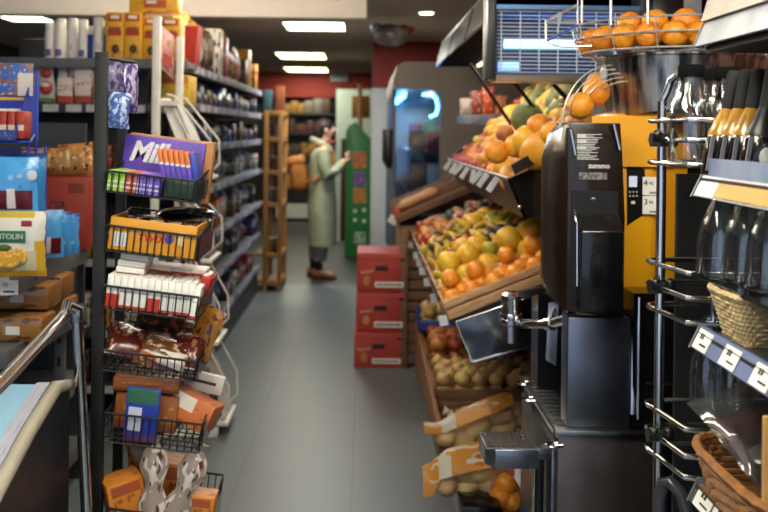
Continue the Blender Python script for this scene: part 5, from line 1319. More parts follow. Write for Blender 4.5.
potato_bag('lower brown net bag of potatoes with an orange and white band, near the floor', W(475, 500, 245), [(448, 490, 11, 0), (466, 479, 12, .02), (486, 478, 14, .03), (470, 492, 11, .03), (492, 493, 12, .02), (505, 474, 11, .06)],
           [(423, 470, 496, .02), (432, 466, 494, .03), (440, 461, 478, .04), (448, 455, 476, .05), (462, 452, 472, .06), (476, 450, 469, .07), (490, 448, 466, .07), (502, 447, 458, .05)],
           [(440, 474, 492, .02), (446, 468, 500, .06), (458, 462, 503, .09), (474, 458, 503, .1), (490, 456, 504, .1), (504, 456, 500, .08), (512, 464, 490, .03)], 245, None)
t = thing('orange_net_bag', 'small net of oranges with a white label under the cup tray', 'bag', W(508, 512, 250))
part('net', MB().loft([[Vector((W(508, yy, 250).x+rx*math.cos(k), 3.62+.06+.06*math.sin(k), W(508, yy, 250).z)) for k in [2*PI*i/14 for i in range(14)]] for yy, rx in ((514, .02), (505, .055), (494, .062), (482, .055), (472, .03), (467, .015))]), neto, t)
part('label', MB().poly([W(506, 466, 254), W(524, 468, 254), W(523, 492, 254), W(514, 478, 254)], .003, (0, 1, 0)), PAT('net_label', 'd2cdc8', [(0, .5, .6, .9, 'a8484a')], axes='XZ'), t)
for px, py in ((506, 484), (512, 501), (500, 497)): put_fruit('orange', W(px, py, 244), 'in the small orange net under the cup tray')
small_box('black_plinth', .4, .56, 3.55, 4.1, 0, .12, blackg, 'low glossy black plinth under the lower potato bag', 'plinth')
small_box('black_plinth', .42, .95, 3.7, 4.15, 0, .165, blackg, 'larger black plinth under the potato bags', 'plinth') if False else None
# ---------------------------------------------------------------- juice machine counter
S4 = 340.
cx0, cx1 = .568, .86
CT = .728
jc = thing('machine_cabinet', 'dark stainless cabinet under the juice machine', 'cabinet', (.71, 2.65, 0))
part('body', MB().box(cx0+.012, cx1, 2.655, 3.23, 0, CT-.02, .003), M('cabinet_steel', '6e625e', .32, .85, .3, 6), jc)
part('worktop', MB().box(cx0, cx1+.01, 2.64, 3.24, CT-.02, CT, .004), steel, jc, label='bright steel worktop')
part('left_door', MB().box(cx0+.0, cx0+.011, 2.68, 3.2, .05, CT-.05, .002), dsteel, jc)
gm_ = MB()
for k in range(14): y = 2.68+k*.04; gm_.box(cx0+.015, cx0+.085, y, y+.012, CT+.0005, CT+.004)
part('drip_slats', gm_, dsteel, jc)
part('edge_strip', MB().box(cx0-.004, cx0, 2.64, 3.24, CT-.012, CT+.003), chrome, jc)
# pedestal
jm = thing('juice_machine', 'yellow and black orange juicer with a dark front cover and small blue screen', 'juicer', (.72, 2.8, CT))
pm = M('pedestal_steel', '7c828f', .28, .95, .3, 4)
px0, px1 = W(569, 420, S4).x, W(632, 420, S4).x
PT = 1.055
part('pedestal', MB().prism([(px0, 2.67), (px1, 2.67), (px1, 2.96), (px0+.055, 2.96), (px0-.004, 2.74)], 'Z', CT+.001, PT, .004), pm, jm)
part('back_column', MB().box(.60, px1, 3.08, 3.2, CT+.001, PT), M('column_dark', '2c2d33', .3, .8, .2, 4), jm)
part('splash_plate', MB().poly([W(549, 303, 318), W(559, 300, 318), W(556, 366, 318), W(546, 360, 318)], .01, (0, 1, 0)), chrome, jm)
part('pedestal_rail', MB().tube([W(634, 312, 336), W(632, 414, 338)], .007, 8), chrome, jm)
# yellow body
yel_m = M('machine_yellow', 'd6960e', .35, 0, .06, 3, coat=.3)
BX = (W(600, 200, 325).x, W(664, 200, 325).x)
yb_ = MB().prism([(BX[0], 2.79), (BX[1]-.03, 2.79), (BX[1]+.12, 2.90), (BX[1]+.12, 3.25), (BX[0], 3.25)], 'Z', PT, 1.50, .006)
part('housing', yb_, yel_m, jm)
part('top_housing', MB().loft([[(BX[0]-.02, 2.78, 1.50), (BX[1]-.02, 2.78, 1.50), (BX[1]+.13, 2.90, 1.50), (BX[1]+.13, 3.25, 1.50), (BX[0]-.02, 3.25, 1.50)], [(BX[0]-.02, 2.80, 1.655), (BX[1]+.0, 2.80, 1.655), (BX[1]+.12, 2.92, 1.655), (BX[1]+.12, 3.25, 1.655), (BX[0]-.02, 3.25, 1.655)]]), yel_m, jm)
part('neck', MB().lathe([(.2, 1.64), (.19, 1.665), (.17, 1.67)], 28, Matrix.Translation((.97, 3.02, 0)), caps=True), yel_m, jm)
SP = 322.6
cpn = MB().poly([W(626.5, 152, SP), W(638, 165, SP), W(645, 170, SP), W(645, 214, SP), W(627, 226, SP)], .012, (0, 1, 0))
cp_ = part('control_panel', cpn, black, jm)
part('screen', MB().box(*fb(629, 176, 637, 187, SP+.8)[:2], F/(SP+.8)-.002, F/(SP+.8)+.002, *fb(629, 176, 637, 187, SP+.8)[3:]), E('screen_blue', '3f7ec0', .35), cp_)
for k in range(6): part('button', MB().ball(W(630+3.4*(k % 3), 192+4*(k//3), SP+1), .0035, (1, .4, 1), 8, 6), M('button_grey%d' % k, 'a8a8a8', .4), cp_)
part('mark', MB().box(*fb(631, 201, 635, 204, SP+.9)[:2], F/(SP+.9)-.001, F/(SP+.9), *fb(631, 201, 635, 204, SP+.9)[3:]), white, cp_)
for k, (y0, y1, tx) in enumerate(((177, 195, '4'), (196, 214, '3'))):
    x0, x1, Y, z0, z1 = fb(642.5, y0, 663, y1, 323.5)
    s_ = part('price_sticker', MB().box(x0, x1, Y-.002, Y, z0, z1), wht_paper, jm, label='white price sticker')
    text(tx, .026, ink, s_, (x0+.009, Y-.003, z1-.019)); text('95', .014, ink, s_, (x0+.026, Y-.003, z1-.02))
    bars = MB()
    for q_ in range(7): bars.box(x0+.022+q_*.0052, x0+.025+q_*.0052, Y-.003, Y-.002, z0+.004, z0+.010)
    part('bar_print', bars, ink, s_)
    if k == 0: part('hook_print', MB().poly([(x0+.048, Y-.0025, z0+.016), (x0+.058, Y-.0025, z0+.03), (x0+.058, Y-.0025, z0+.012)], .001, (0, 1, 0)), ink, s_)
# black front cover
cov = M('smoky_cover', '1c120b', .24, 0, .3, 4, coat=.15)
f0, f1 = W(568, 200, S4).x, W(621, 200, S4).x
fy = F/S4
tz, bz_ = 1.632, 1.057
part('cover_front', MB().prism([(f0, bz_+.02), (f0-.002, tz-.012), (f0+.01, tz), (f1-.004, tz), (f1+.002, tz-.09), (f1+.012, tz-.28), (f1+.012, bz_)], 'Y', fy, fy+.09, .003), cov, jm)
part('cover_side', MB().loft([[(f0+.001, fy+.004, bz_+.02), (f0-.025, fy+.09, bz_+.04), (f0-.025, fy+.2, bz_+.04), (f0+.001, fy+.2, bz_+.02)], [(f0+.001, fy+.004, 1.15), (f0-.04, fy+.09, 1.15), (f0-.04, fy+.2, 1.15), (f0+.001, fy+.2, 1.15)], [(f0, fy+.004, 1.52), (f0-.04, fy+.09, 1.52), (f0-.04, fy+.2, 1.52), (f0, fy+.2, 1.52)], [(f0+.004, fy+.004, tz-.004), (f0-.02, fy+.09, tz-.025), (f0-.02, fy+.2, tz-.035), (f0+.004, fy+.2, tz-.004)]]), cov, jm)
part('cover_top', MB().box(f0+.004, f1, fy+.09, fy+.2, tz-.02, tz), cov, jm)
part('recess', MB().box(*fb(571, 191, 618, 196, S4)[:2], fy-.004, fy, *fb(571, 191, 618, 302, S4)[3:]), M('recess_black', '060606', .5), jm)
part('waste_box', MB().prism([(fy-.07, W(0, 300, S4).z), (fy-.07, W(0, 222, S4).z), (fy-.02, W(0, 206, S4).z), (fy-.004, W(0, 206, S4).z), (fy-.004, W(0, 300, S4).z)], 'X', W(576, 250, S4).x, W(617, 250, S4).x, .004), M('box_black', '0e0e10', .18, 0, .2, coat=.3), jm)
part('chrome_edge', MB().tube([W(571, 129, S4+1.5), W(576, 155, S4+1.5)], .006, 8), chrome, jm); part('chrome_edge', MB().tube([W(614, 124, S4+1.5), W(620, 150, S4+1.5)], .005, 8), chrome, jm)
part('side_edge', MB().tube([W(574, 208, S4+6), W(577, 222, S4+26), W(577, 286, S4+26)], .003, 6), chrome, jm)
pr = MB()
for k in range(16):
    y = 134+k*1.65; w = R.uniform(12, 26)*(.8 if k % 5 == 4 else 1)
    x0, x1, Y, z0, z1 = fb(577, y, 577+w, y+.8, S4); pr.box(x0, x1, fy-.0015, fy, z0, z1)
for y in (134.3, 140, 146.5): x0, x1, Y, z0, z1 = fb(577, y, 586, y+3, S4); pr.box(x0, x1, fy-.0018, fy, z0, z1)
part('printed_notice', pr, M('notice_white', 'b8b6b4', .6), jm, label='white printed lines')
text('zummo', .021, M('logo_pale', 'c9c6c4', .5), jm, (W(599, 166, S4).x, fy-.002, W(599, 166, S4).z), bold=.0006)
x0, x1, Y, z0, z1 = fb(579, 172.5, 607, 179.5, S4)
part('serial_plate', MB().box(x0, x1, fy-.0015, fy, z0, z1), M('plate_dull', '8a8683', .5, 0, .9, 90, col2='2a2827'), jm)
part('latch', MB().ball(W(593, 199, S4), .012, (1.8, .4, .6), 10, 6), dsteel, jm)
part('orange_knob', MB().ball(W(552, 258, 322), .01, (1.4, 1, .8), 8, 6), fr_m['orange'], jm)
# tap
tp_ = thing('juice_tap', 'chrome juice tap with a black lever on the left of the juicer', 'tap', W(511, 330, 300))
c0 = W(511, 316, 300)
part('valve', MB().lathe([(0, -.085), (.03, -.085), (.03, -.03), (.034, -.025), (.034, -.01), (.03, -.005), (.03, .045), (.033, .05), (.033, .07), (.02, .082), (0, .084)], 24, Matrix.Translation(c0)), M('valve_steel', 'b4b6ba', .2, 1, .2), tp_)
part('ring', MB().lathe([(.031, -.002), (.037, 0), (.037, .008), (.031, .01)], 24, Matrix.Translation(c0+Vector((0, 0, .0))), caps=False), chrome, tp_)
e0 = W(553, 323, 322)
part('pipe', MB().tube([c0+Vector((.03, .0, -.025)), W(535, 324, 312), W(551, 324, 318), W(566, 319, 326), W(572, 314, 330)], .0155, 14), chrome, tp_)
part('collar', MB().tube([W(547, 324, 316), W(553, 324, 319)], .021, 14), chrome, tp_)
part('lever', MB().prism([(c0.x+.015, c0.z+.055), (c0.x+.05, c0.z+.062), (c0.x+.115, c0.z+.085), (c0.x+.12, c0.z+.1), (c0.x+.1, c0.z+.1), (c0.x+.04, c0.z+.085), (c0.x+.012, c0.z+.08)], 'Y', c0.y-.012, c0.y+.02, .004), black, tp_)
# cup tray with grid
ct_ = thing('cup_tray', 'swing out drip tray with a square hole grid to the left of the cabinet', 'tray', W(512, 466, 332))
tx0, tx1 = W(484, 450, 332).x, W(537, 450, 332).x
ty0, ty1, tz1 = F/336, F/318, W(500, 446, 333).z
part('pan', MB().prism([(tx0, ty1), (tx0+.004, ty0+.035), (tx0+.03, ty0), (tx1, ty0), (tx1, ty1)], 'Z', tz1-.06, tz1-.004, .003), M('pan_steel', '8a8f9a', .25, .9, .3, 5), ct_)
gr = MB()
for k in range(11): x = tx0+.006+(tx1-tx0-.012)*k/10; gr.box(x-.0014, x+.0014, ty0+.006, ty1-.003, tz1-.003, tz1+.001)
for k in range(6): y = ty0+.006+(ty1-ty0-.01)*k/5; gr.box(tx0+.004, tx1-.002, y-.0018, y+.0018, tz1-.003, tz1+.001)
part('well_shade', MB().box(tx0+.008, tx1-.004, ty0+.01, ty1-.006, tz1-.0038, tz1-.0032), M('well_shade_black', '08080a', .6), ct_)  # black sheet that paints the shaded depth below the grid holes
part('grid', gr, chrome, ct_)
part('arm', MB().box(tx1, cx0-.001, ty0+.05, ty0+.09, tz1-.05, tz1-.015, .003), dsteel, ct_)
part('support_post', MB().tube([(tx1+.015, ty0+.07, tz1-.03), (tx1+.015, ty0+.07, 0)], .014, 12), black, ct_)
part('support_post', MB().tube([(cx0-.03, ty0+.1, tz1-.03), (cx0-.03, ty0+.1, 0)], .009, 12), chrome, ct_)
for i, (px, py, s_, lab) in enumerate(((525, 383, 290, 'chrome ring hook farthest back on the counter edge'), (530, 399, 302, 'chrome ring hook in the middle of the counter edge'), (554, 445, 340, 'chrome ring hook nearest, beside the cup tray'))):
    c_ = W(px, py, s_); e_ = Vector((cx0+.001, c_.y, c_.z))
    single('ring_hook', MB().tube([c_+Vector((.026*math.cos(a), .02*math.sin(a), 0)) for a in [2*PI*k/14 for k in range(14)]], .003, 6, True).tube([c_+Vector((.026, 0, 0)), e_, e_+Vector((0, 0, -.05))], .003, 6), chrome, lab, 'hook', c_)
# hopper drum
dc = Vector((1.04, 3.0, 0))
hd = thing('steel_hopper', 'big round brushed steel hopper above the juicer', 'hopper', (dc.x, dc.y, 1.70))
TM = Matrix.Translation((dc.x, dc.y, 1.76)) @ Matrix.Rotation(math.radians(-5), 4, 'Y')
zd, zu = 1.665, 1.855
dm = MB().loft([[Vector((dc.x+(r+.0)*math.cos(a), dc.y+r*math.sin(a), z+tilt*math.cos(a))) for a in [2*PI*i/48 for i in range(48)]] for r, z, tilt in ((.235, zd+.028, .036), (.262, zu-.01, .0), (.268, zu-.006, 0), (.268, zu, 0))])
def reflection_streaks():
    m, nt, b = new_mat('reflection_streaked_steel'); tc = N(nt, 'ShaderNodeTexCoord'); mp = N(nt, 'ShaderNodeMapping'); mp.inputs['Scale'].default_value = (26, 26, .6)
    nt.links.new(tc.outputs['Object'], mp.inputs[0]); no = N(nt, 'ShaderNodeTexNoise', Scale=1.3, Detail=5.); nt.links.new(mp.outputs[0], no.inputs[0])
    mr = N(nt, 'ShaderNodeMapRange'); mr.inputs[1].default_value = .3; mr.inputs[2].default_value = .7; mr.inputs[3].default_value = .18; mr.inputs[4].default_value = .38
    nt.links.new(no.outputs[0], mr.inputs[0]); nt.links.new(mr.outputs[0], b.inputs['Roughness'])
    mr2 = N(nt, 'ShaderNodeMapRange'); mr2.inputs[1].default_value = .38; mr2.inputs[2].default_value = .62; nt.links.new(no.outputs[0], mr2.inputs[0])
    nt.links.new(mix(nt, mr2.outputs[0], lin('55534e'), lin('c8c4bc')), b.inputs['Base Color']); b.inputs['Metallic'].default_value = 1  # light and dark reflection streaks mixed into the drum's base colour
    b.inputs['Anisotropic'].default_value = .6
    return m
part('drum', dm, reflection_streaks(), hd)
part('bolt', MB().ball((dc.x-.262, dc.y-.06, zu-.06), .02, (.6, 1, 1.6), 10, 8), M('bolt_pale', 'a8a8a8', .3), hd)
# wire basket of oranges on the hopper
wb = thing('orange_basket', 'chrome wire basket of oranges on top of the steel hopper', 'basket', (dc.x, dc.y, zu))
wz = zu+.006
wr = .0034
wchrome = M('wire_chrome', 'd0d0cc', .3, .7, .1)
def ringw(r, z, a0=0, a1=2*PI, n=40): return [Vector((dc.x+r*math.cos(a0+(a1-a0)*i/n), dc.y+r*math.sin(a0+(a1-a0)*i/n), z)) for i in range(n+1)]
for r, z in ((.32, wz+.004), (.335, wz+.05), (.345, wz+.095)): part('ring_wire', MB().tube(ringw(r, z)[:-1], wr, 6, True), wchrome, wb)
for k in range(14):
    a = 2*PI*k/14+.15
    part('rib_wire', MB().tube([Vector((dc.x+r*math.cos(a), dc.y+r*math.sin(a), z)) for r, z in ((.08, wz), (.31, wz), (.335, wz+.05), (.345, wz+.095))], wr*.8, 5), wchrome, wb)
rim2 = [W(578, 24, 318), W(578, -2, 318), W(662, -6, 330), W(705, -6, 330)]
part('upper_frame', MB().tube(rim2, .004, 6), wchrome, wb); part('upper_frame', MB().tube([W(582, 23, 318), W(582, -2, 318)], .004, 6), wchrome, wb)
part('upper_frame', MB().tube([W(611, 25, 330), W(611, -4, 330)], .004, 6), wchrome, wb); part('upper_frame', MB().tube([W(648, 24, 335), W(648, -6, 335)], .004, 6), wchrome, wb)
part('chute_wire', MB().tube([W(577, 5, 318), W(546, 21, 330), W(546, 42, 330), W(562, 47, 334), W(592, 46, 336)], .004, 6), wchrome, wb)
part('chute_wire', MB().tube([W(577, 22, 318), W(547, 22, 312), W(547, 40, 312), W(577, 27, 318)], .0035, 6), wchrome, wb)
part('chute_wire', MB().tube([W(547, 41, 330), W(578, 25, 325)], .0035, 6), M('blue_wire_wrap', '3a4fb0', .4), wb); part('chute_wire', MB().tube([W(562, 12, 324), W(557, 32, 328)], .003, 6), wchrome, wb)
for lift, rr, degs in ((.046, .29, (182, 201, 218, 234, 249, 264, 160)), (.05, .2, (195, 225, 255)), (.09, .225, (210, 233, 256)), (.046, .29, (280, 296))):
    for d_ in degs:
        put_fruit('orange', (dc.x+rr*math.cos(math.radians(d_)), dc.y+rr*math.sin(math.radians(d_)), wz+lift), 'in the chrome wire basket on the steel hopper', sc=1.0)
# spiral cage with oranges left of the drum
cg = thing('feed_cage', 'curved chrome wire cage feeding oranges into the juicer', 'cage', W(585, 124, 322))
for k in range(5):
    off = k*.034
    c_ = W(606, 124, 318)
    R_ = .15-.012*k
    pts = [Vector((c_.x-R_*math.sin(a)*(1.0)+.0+off*.35, c_.y-.03+off*math.sin(a)-.03, c_.z+ (R_+.03)*math.cos(a)-.0)) for a in [i/12*PI/2 for i in range(13)]]
    part('arc_wire', MB().tube(pts, .0022, 6), wchrome, cg)
part('cross_wire', MB().tube([W(560, 104, 322), W(572, 107, 312)], .003, 6), wchrome, cg); part('base_wire', MB().tube([W(560, 124, 326), W(575, 122, 310), W(600, 122, 306)], .0035, 6), wchrome, cg)
for px, py, s_ in ((580, 106, 318), (596, 92, 312), (578, 124, 305), (598, 84, 300)): put_fruit('orange', W(px, py, s_), 'inside the curved chrome feed cage')
# things on the wall side above the basket
small_box('black_box', *fb(653, 2, 684, 16, 262)[:2], F/262, F/262+.15, 1.95, 2.12, black, 'black box behind the oranges at the top', 'box')
small_box('pale_cover', *fb(684, -20, 702, 30, 255)[:2], F/255, F/255+.15, 1.9, 2.2, M('pale_grey_cover', 'a0a3a6', .5), 'pale grey upright box behind the oranges beside the shelf end', 'box')

# ---------------------------------------------------------------- black appliance behind the chrome rack
ap = thing('black_cabinet', 'black glossy cabinet standing behind the chrome bottle rack', 'cabinet', (1.0, 2.78, 0))
ax0 = W(634, 300, 326).x
part('body', MB().prism([(.80, CT+.002), (.80, 1.13), (1.22, 1.13), (1.22, 0), (.88, 0), (.88, CT+.002)], 'Y', 2.66, 2.775), M('black_gloss_cabinet', '0d0d10', .15, 0, .2, coat=.3), ap)
part('trim', MB().tube([(.815, 2.655, .76), (.815, 2.655, 1.12)], .005, 8), chrome, ap)
part('door_line', MB().box(.84, 1.2, 2.656, 2.66, .86, .868), dsteel, ap)

# ---------------------------------------------------------------- chrome wire rack
cr = thing('bottle_rack', 'chrome pole rack with bent wire loops beside the bottle shelves', 'rack', (.70, 2.14, 0))
pt_ = Vector((.707, F/420, 0))
part('pole', MB().tube([pt_, Vector((pt_.x, pt_.y, 1.68))], .0115, 14), chrome, cr)
part('bow', MB().tube([Vector((pt_.x, pt_.y, 1.68)), W(667, 92, 420), W(671, 80, 422), W(680, 72, 425), W(700, 70, 428)], .009, 10), chrome, cr)
def loop(z, sb=405, sf=452, xl=650, r=.0065):
    yb_, yf = F/sb, F/sf
    x0 = .694
    pts = [(1.0, yb_, z), (.76, yb_, z), (.722, yb_-.004, z), (x0+.004, yb_-.02, z), (x0, yb_-.045, z), (x0+.006, yb_-.07, z), (.722, yf+.01, z), (.76, yf, z), (1.0, yf, z)]
    part('wire_loop', MB().tube(pts, r, 10), chrome, cr)
    return yf
for z in (1.633, 1.588, 1.533, 1.292, 1.237, 1.182, .945, .885, .838): loop(z)
for z in (1.588, 1.24, .89):
    part('clamp', MB().tube([(pt_.x-.03, pt_.y-.012, z), (pt_.x+.03, pt_.y-.012, z)], .017, 12), black, cr); part('clamp_knob', MB().ball((pt_.x-.02, pt_.y-.03, z+.012), .012), black, cr); part('clamp_knob', MB().ball((pt_.x+.015, pt_.y-.03, z+.012), .012), black, cr)
for z0, z1 in ((1.182, 1.292), (.838, .945)): part('tie_wire', MB().tube([(.775, F/452, z0), (.775, F/452, z1)], .005, 8), chrome, cr)

# ---------------------------------------------------------------- right hand shelving
RX = .68
RY0, RY1 = 1.15, 1.862
rs = thing('bottle_shelving', 'near shelving at the right edge with tilted price rails, bottles and baskets on it', 'shelf', (RX+.2, RY0, 0))
part('back_panel', MB().box(1.2, 1.22, RY0, 2.3, 0, 1.9), blackm, rs)
part('end_panel', MB().box(.80, 1.2, 2.30, 2.315, 0, 1.5), blackm, rs)
def rshelf(z0, z1, board_z, x0=RX, rail=white, boardm=dgrey, cap=True):
    sh = part('shelf', MB().box(x0+.012, 1.2, RY0, RY1-.004, board_z-.014, board_z), boardm, rs)
    part('price_rail', MB().prism([(x0, z0), (x0+.02, z1), (x0+.028, z1), (x0+.012, z0)], 'Y', RY0, RY1), rail, sh)
    if cap: part('rail_cap', MB().prism([(x0-.004, z0-.002), (x0+.018, z1+.002), (x0+.034, z1+.002), (x0+.02, z0-.002)], 'Y', RY1, RY1+.006), grey, sh)
    return sh
marble = M('rail_white', 'a8abb0', .4, 0, .3, 12, col2='8a8e96')
s1 = rshelf(1.783, 1.832, 1.80, rail=marble)
part('upper_rail', MB().prism([(RX+.012, 1.835), (RX+.03, 1.895), (RX+.045, 1.895), (RX+.03, 1.835)], 'Y', RY0, RY1), M('rail_warm', '9a928a', .4), s1)
part('underside', MB().box(RX+.02, 1.2, RY0, RY1-.006, 1.77, 1.784), blackm, s1)
small_box('red_packet', .735, .80, 1.62, 1.85, 1.898, 2.0, M('red_packet', '9a1f18', .4), 'red packet standing on the uppermost right shelf', 'packet')
s2 = rshelf(1.475, 1.517, 1.513, rail=M('rail_bluegrey', '9aa2ac', .4))
ry = MB().prism([(RX-.002, 1.480), (RX+.0155, 1.5135), (RX+.017, 1.5135), (RX, 1.480)], 'Y', RY0, 1.752)
part('yellow_label', ry, PAT('yellow_label', 'a87a14', noise=('94701e', 14, .66)), s2, label='long yellow price strip')
part('white_label', MB().prism([(RX-.002, 1.478), (RX+.0165, 1.516), (RX+.018, 1.516), (RX, 1.478)], 'Y', 1.756, 1.85), PAT('sticker_white', 'c0c3c6', noise=('8d9196', 7, .6), axes='YZ'), s2)
part('clear_riser', MB().box(RX+.02, RX+.025, RY0, RY1-.03, 1.517, 1.553), M('riser_blue', '8f9ab4', .2, 0, .35, 6, col2='5d6a90'), s2)
s3 = rshelf(1.1625, 1.205, 1.195, rail=M('rail_blue', '56658c', .45, 0, .1))
y = RY1-.008; k = 0
while y > RY0+.08:
    lb = part('price_label', MB().prism([(RX-.0015, 1.166), (RX+.0165, 1.202), (RX+.018, 1.202), (RX, 1.166)], 'Y', y-.068, y), wht_paper, s3)
    part('print', MB().prism([(RX+.0073, 1.1865), (RX+.0127, 1.1965), (RX+.0142, 1.1965), (RX+.009, 1.1865)], 'Y', y-.024, y-.018).prism([(RX+.0073, 1.1865), (RX+.0127, 1.1965), (RX+.0142, 1.1965), (RX+.009, 1.1865)], 'Y', y-.034, y-.028).prism([(RX+.0013, 1.1755), (RX+.003, 1.1785), (RX+.004, 1.1785), (RX+.0025, 1.1755)], 'Y', y-.06, y-.03), ink, lb)
    y -= .135; k += 1
part('wire_shelf', MB().box(RX+.03, 1.2, RY0, 1.95, 1.295, 1.302), blackg, rs)
s4 = rshelf(.845, .888, .88, rail=M('rail_slate', '3f444f', .45))
y = RY1-.02
while y > RY0+.08:
    lb = part('price_label', MB().prism([(RX-.0015, .848), (RX+.0165, .885), (RX+.018, .885), (RX, .848)], 'Y', y-.075, y), wht_paper, s4)
    part('print', MB().prism([(RX+.0073, .8695), (RX+.0127, .8795), (RX+.0142, .8795), (RX+.009, .8695)], 'Y', y-.03, y-.022).prism([(RX+.0073, .8695), (RX+.0127, .8795), (RX+.0142, .8795), (RX+.009, .8695)], 'Y', y-.044, y-.036).prism([(RX+.0013, .8585), (RX+.003, .8615), (RX+.004, .8615), (RX+.0025, .8585)], 'Y', y-.066, y-.03), ink, lb)
    y -= .084
# bottles
def bottle(lab, loc, prof, m, cap, capm_, extra=(), name='bottle', rot=None, n=26):
    t = thing(name, lab, 'bottle', loc, rot=rot)
    part('glass', MB().lathe(prof, n), m, t, False)
    if cap: part('cap', MB().lathe(cap, n), capm_, t, False)
    for nm, mb, mm in extra: part(nm, mb, mm, t, False)
    return t
def gl(name):
    m, nt, b = new_mat(name); b.inputs['Transmission Weight'].default_value = 1; b.inputs['Roughness'].default_value = .03; b.inputs['IOR'].default_value = 1.35; b.inputs['Base Color'].default_value = lin('e4e8e6'); return m
BP = [(0, 0), (.046, 0), (.049, .006), (.049, .10), (.046, .125), (.036, .155), (.028, .175), (.026, .195), (.027, .2), (.0255, .2), (.024, .176), (.032, .155), (.044, .122), (.0465, .1), (.0465, .008), (0, .005)]
cap_ = [(0, .195), (.028, .195), (.029, .199), (.029, .218), (.027, .222), (0, .222)]
z2 = 1.514
bm2 = GLASS('bottle_glass', 'f0f6f6', .04, .03, .75)
bottle('clear glass bottle with a black cap, leftmost on the yellow railed shelf', (W(690, 150, 440).x, F/440, 1.537), BP, bm2, cap_, matt_black, name='clear_bottle')
bottle('clear glass bottle with a black cap, second from the left, behind', (W(714, 150, 415).x, F/415, 1.537), BP, bm2, cap_, matt_black, name='clear_bottle')
bottle('clear glass bottle with a black cap, third, next to the black necked bottles', (W(724, 150, 428).x, F/428, 1.537), BP, bm2, cap_, matt_black, name='clear_bottle')
BK = [(0, 0), (.034, 0), (.036, .004), (.036, .075), (.033, .085)]
amber = M('amber_neck', 'b07c20', .2, 0, .2, 20, coat=.3)
for i, (px, s_) in enumerate(((718, 462), (730, 470), (742, 478), (756, 496))):
    loc = (W(px, 150, s_).x, F/s_, z2)
    lean = .16
    t = thing('sauce_bottle', f'dark bottle with amber shoulder and long black cap, {ords[i]} of the four from the left', 'bottle', loc, rot=(0, lean, 0))
    part('glass', MB().lathe(BK, 20), M('dark_glass_%d' % i, '120e0c', .12, 0, .1, coat=.4), t, False)
    part('shoulder', MB().lathe([(.0345, .083), (.034, .092), (.025, .12), (.0165, .145), (0, .145)], 20), amber if i < 3 else black, t, False)
    part('cap', MB().lathe([(0, .138), (.0165, .138), (.017, .145), (.0165, .22), (.013, .228), (0, .228)], 20), M('cap_black_%d' % i, '0b0b0d', .75), t, False)
    part('label', MB().ball((0, -.034, .045), .02, (.8, .2, 1.0), 10, 8), M('label_%d' % i, 'a85a2a' if i < 3 else 'c4c4c4', .5, 0, .4, 60), t, False)
    part('pale_strip', MB().box(-.036, -.028, -.025, -.02, .005, .08), M('strip_%d' % i, '6a6c74', .3), t, False)
# bottles on the black shelf
BB = [(0, 0), (.042, 0), (.044, .005), (.044, .08), (.04, .11), (.026, .15), (.018, .175), (.0175, .205), (.02, .208), (.02, .214), (.0165, .214), (.0158, .176), (.023, .15), (.0375, .11), (.0415, .08), (.0415, .007), (0, .005)]
for i, (px, s_) in enumerate(((717, 478), (744, 492), (768, 520))):
    bottle(f'empty clear bottle without cap on the black shelf, {ords[i]} from the left', (W(px, 270, s_).x, F/s_, 1.3025), BB, bm2, None, None, name='clear_bottle', rot=(0, .06, 0))
for i, (px, s_) in enumerate(((700, 418), (725, 425))):
    bottle(f'empty clear bottle in the dim low part of the shelving, {("left", "right")[i]}', (W(px, 380, s_).x+.02, F/s_, .95), BB, bm2, None, None, name='clear_bottle')
# wicker baskets
def wicker(lab, x0, x1, y0, y1, z0, z1, m, flare=.025, rows_=9, n=56, th=.0042, name='wicker_basket'):
    t = thing(name, lab, 'basket', ((x0+x1)/2, (y0+y1)/2, z0))
    cx, cy, hx, hy = (x0+x1)/2, (y0+y1)/2, (x1-x0)/2, (y1-y0)/2
    def sq(a, f):
        c_, s_ = math.cos(a), math.sin(a); e = .5
        return Vector((cx+(hx+f)*math.copysign(abs(c_)**e, c_), cy+(hy+f)*math.copysign(abs(s_)**e, s_), 0))
    wv = MB()
    for r in range(rows_):
        k = (r+.5)/rows_; f = -flare*(1-k); z = z0+.004+(z1-z0-.006)*k
        pts = []
        for i in range(n):
            a = 2*PI*i/n; p = sq(a, f+(.0022 if (i+r) % 2 else -.0022)); p.z = z; pts.append(p)
        wv.tube(pts, th, 5, True)
    st_ = wv
    for i in range(n//2):
        a = 2*PI*(i*2+.5)/n; p, q_ = sq(a, -flare), sq(a, 0); p.z = z0+.003; q_.z = z1; st_.tube([p, q_], th*.7, 5)
    part('weave', wv, m, t)
    rim = []
    for i in range(n): p = sq(2*PI*i/n, .002); p.z = z1+(.003 if i % 2 else 0); rim.append(p)
    part('rim', MB().tube(rim, th*1.6, 6, True), m, t)
    part('bottom', MB().box(x0+flare, x1-flare, y0+flare, y1-flare, z0, z0+.005), m, t)
    return t
strw = M('pale_wicker', 'c4ac7c', .7, 0, .35, 40); brw = M('brown_wicker', '8a5a2c', .6, 0, .4, 40)
wicker('pale straw basket on the blue railed shelf under the bottles', RX+.025, RX+.14, 1.69, 1.855, 1.196, 1.29, strw, rows_=10)
wicker('brown wicker basket on the lowest shelf, holding bags of dark dried food', RX-.022, RX+.22, 1.44, 1.84, .89, .985, brw, th=.0058, rows_=8, n=52)
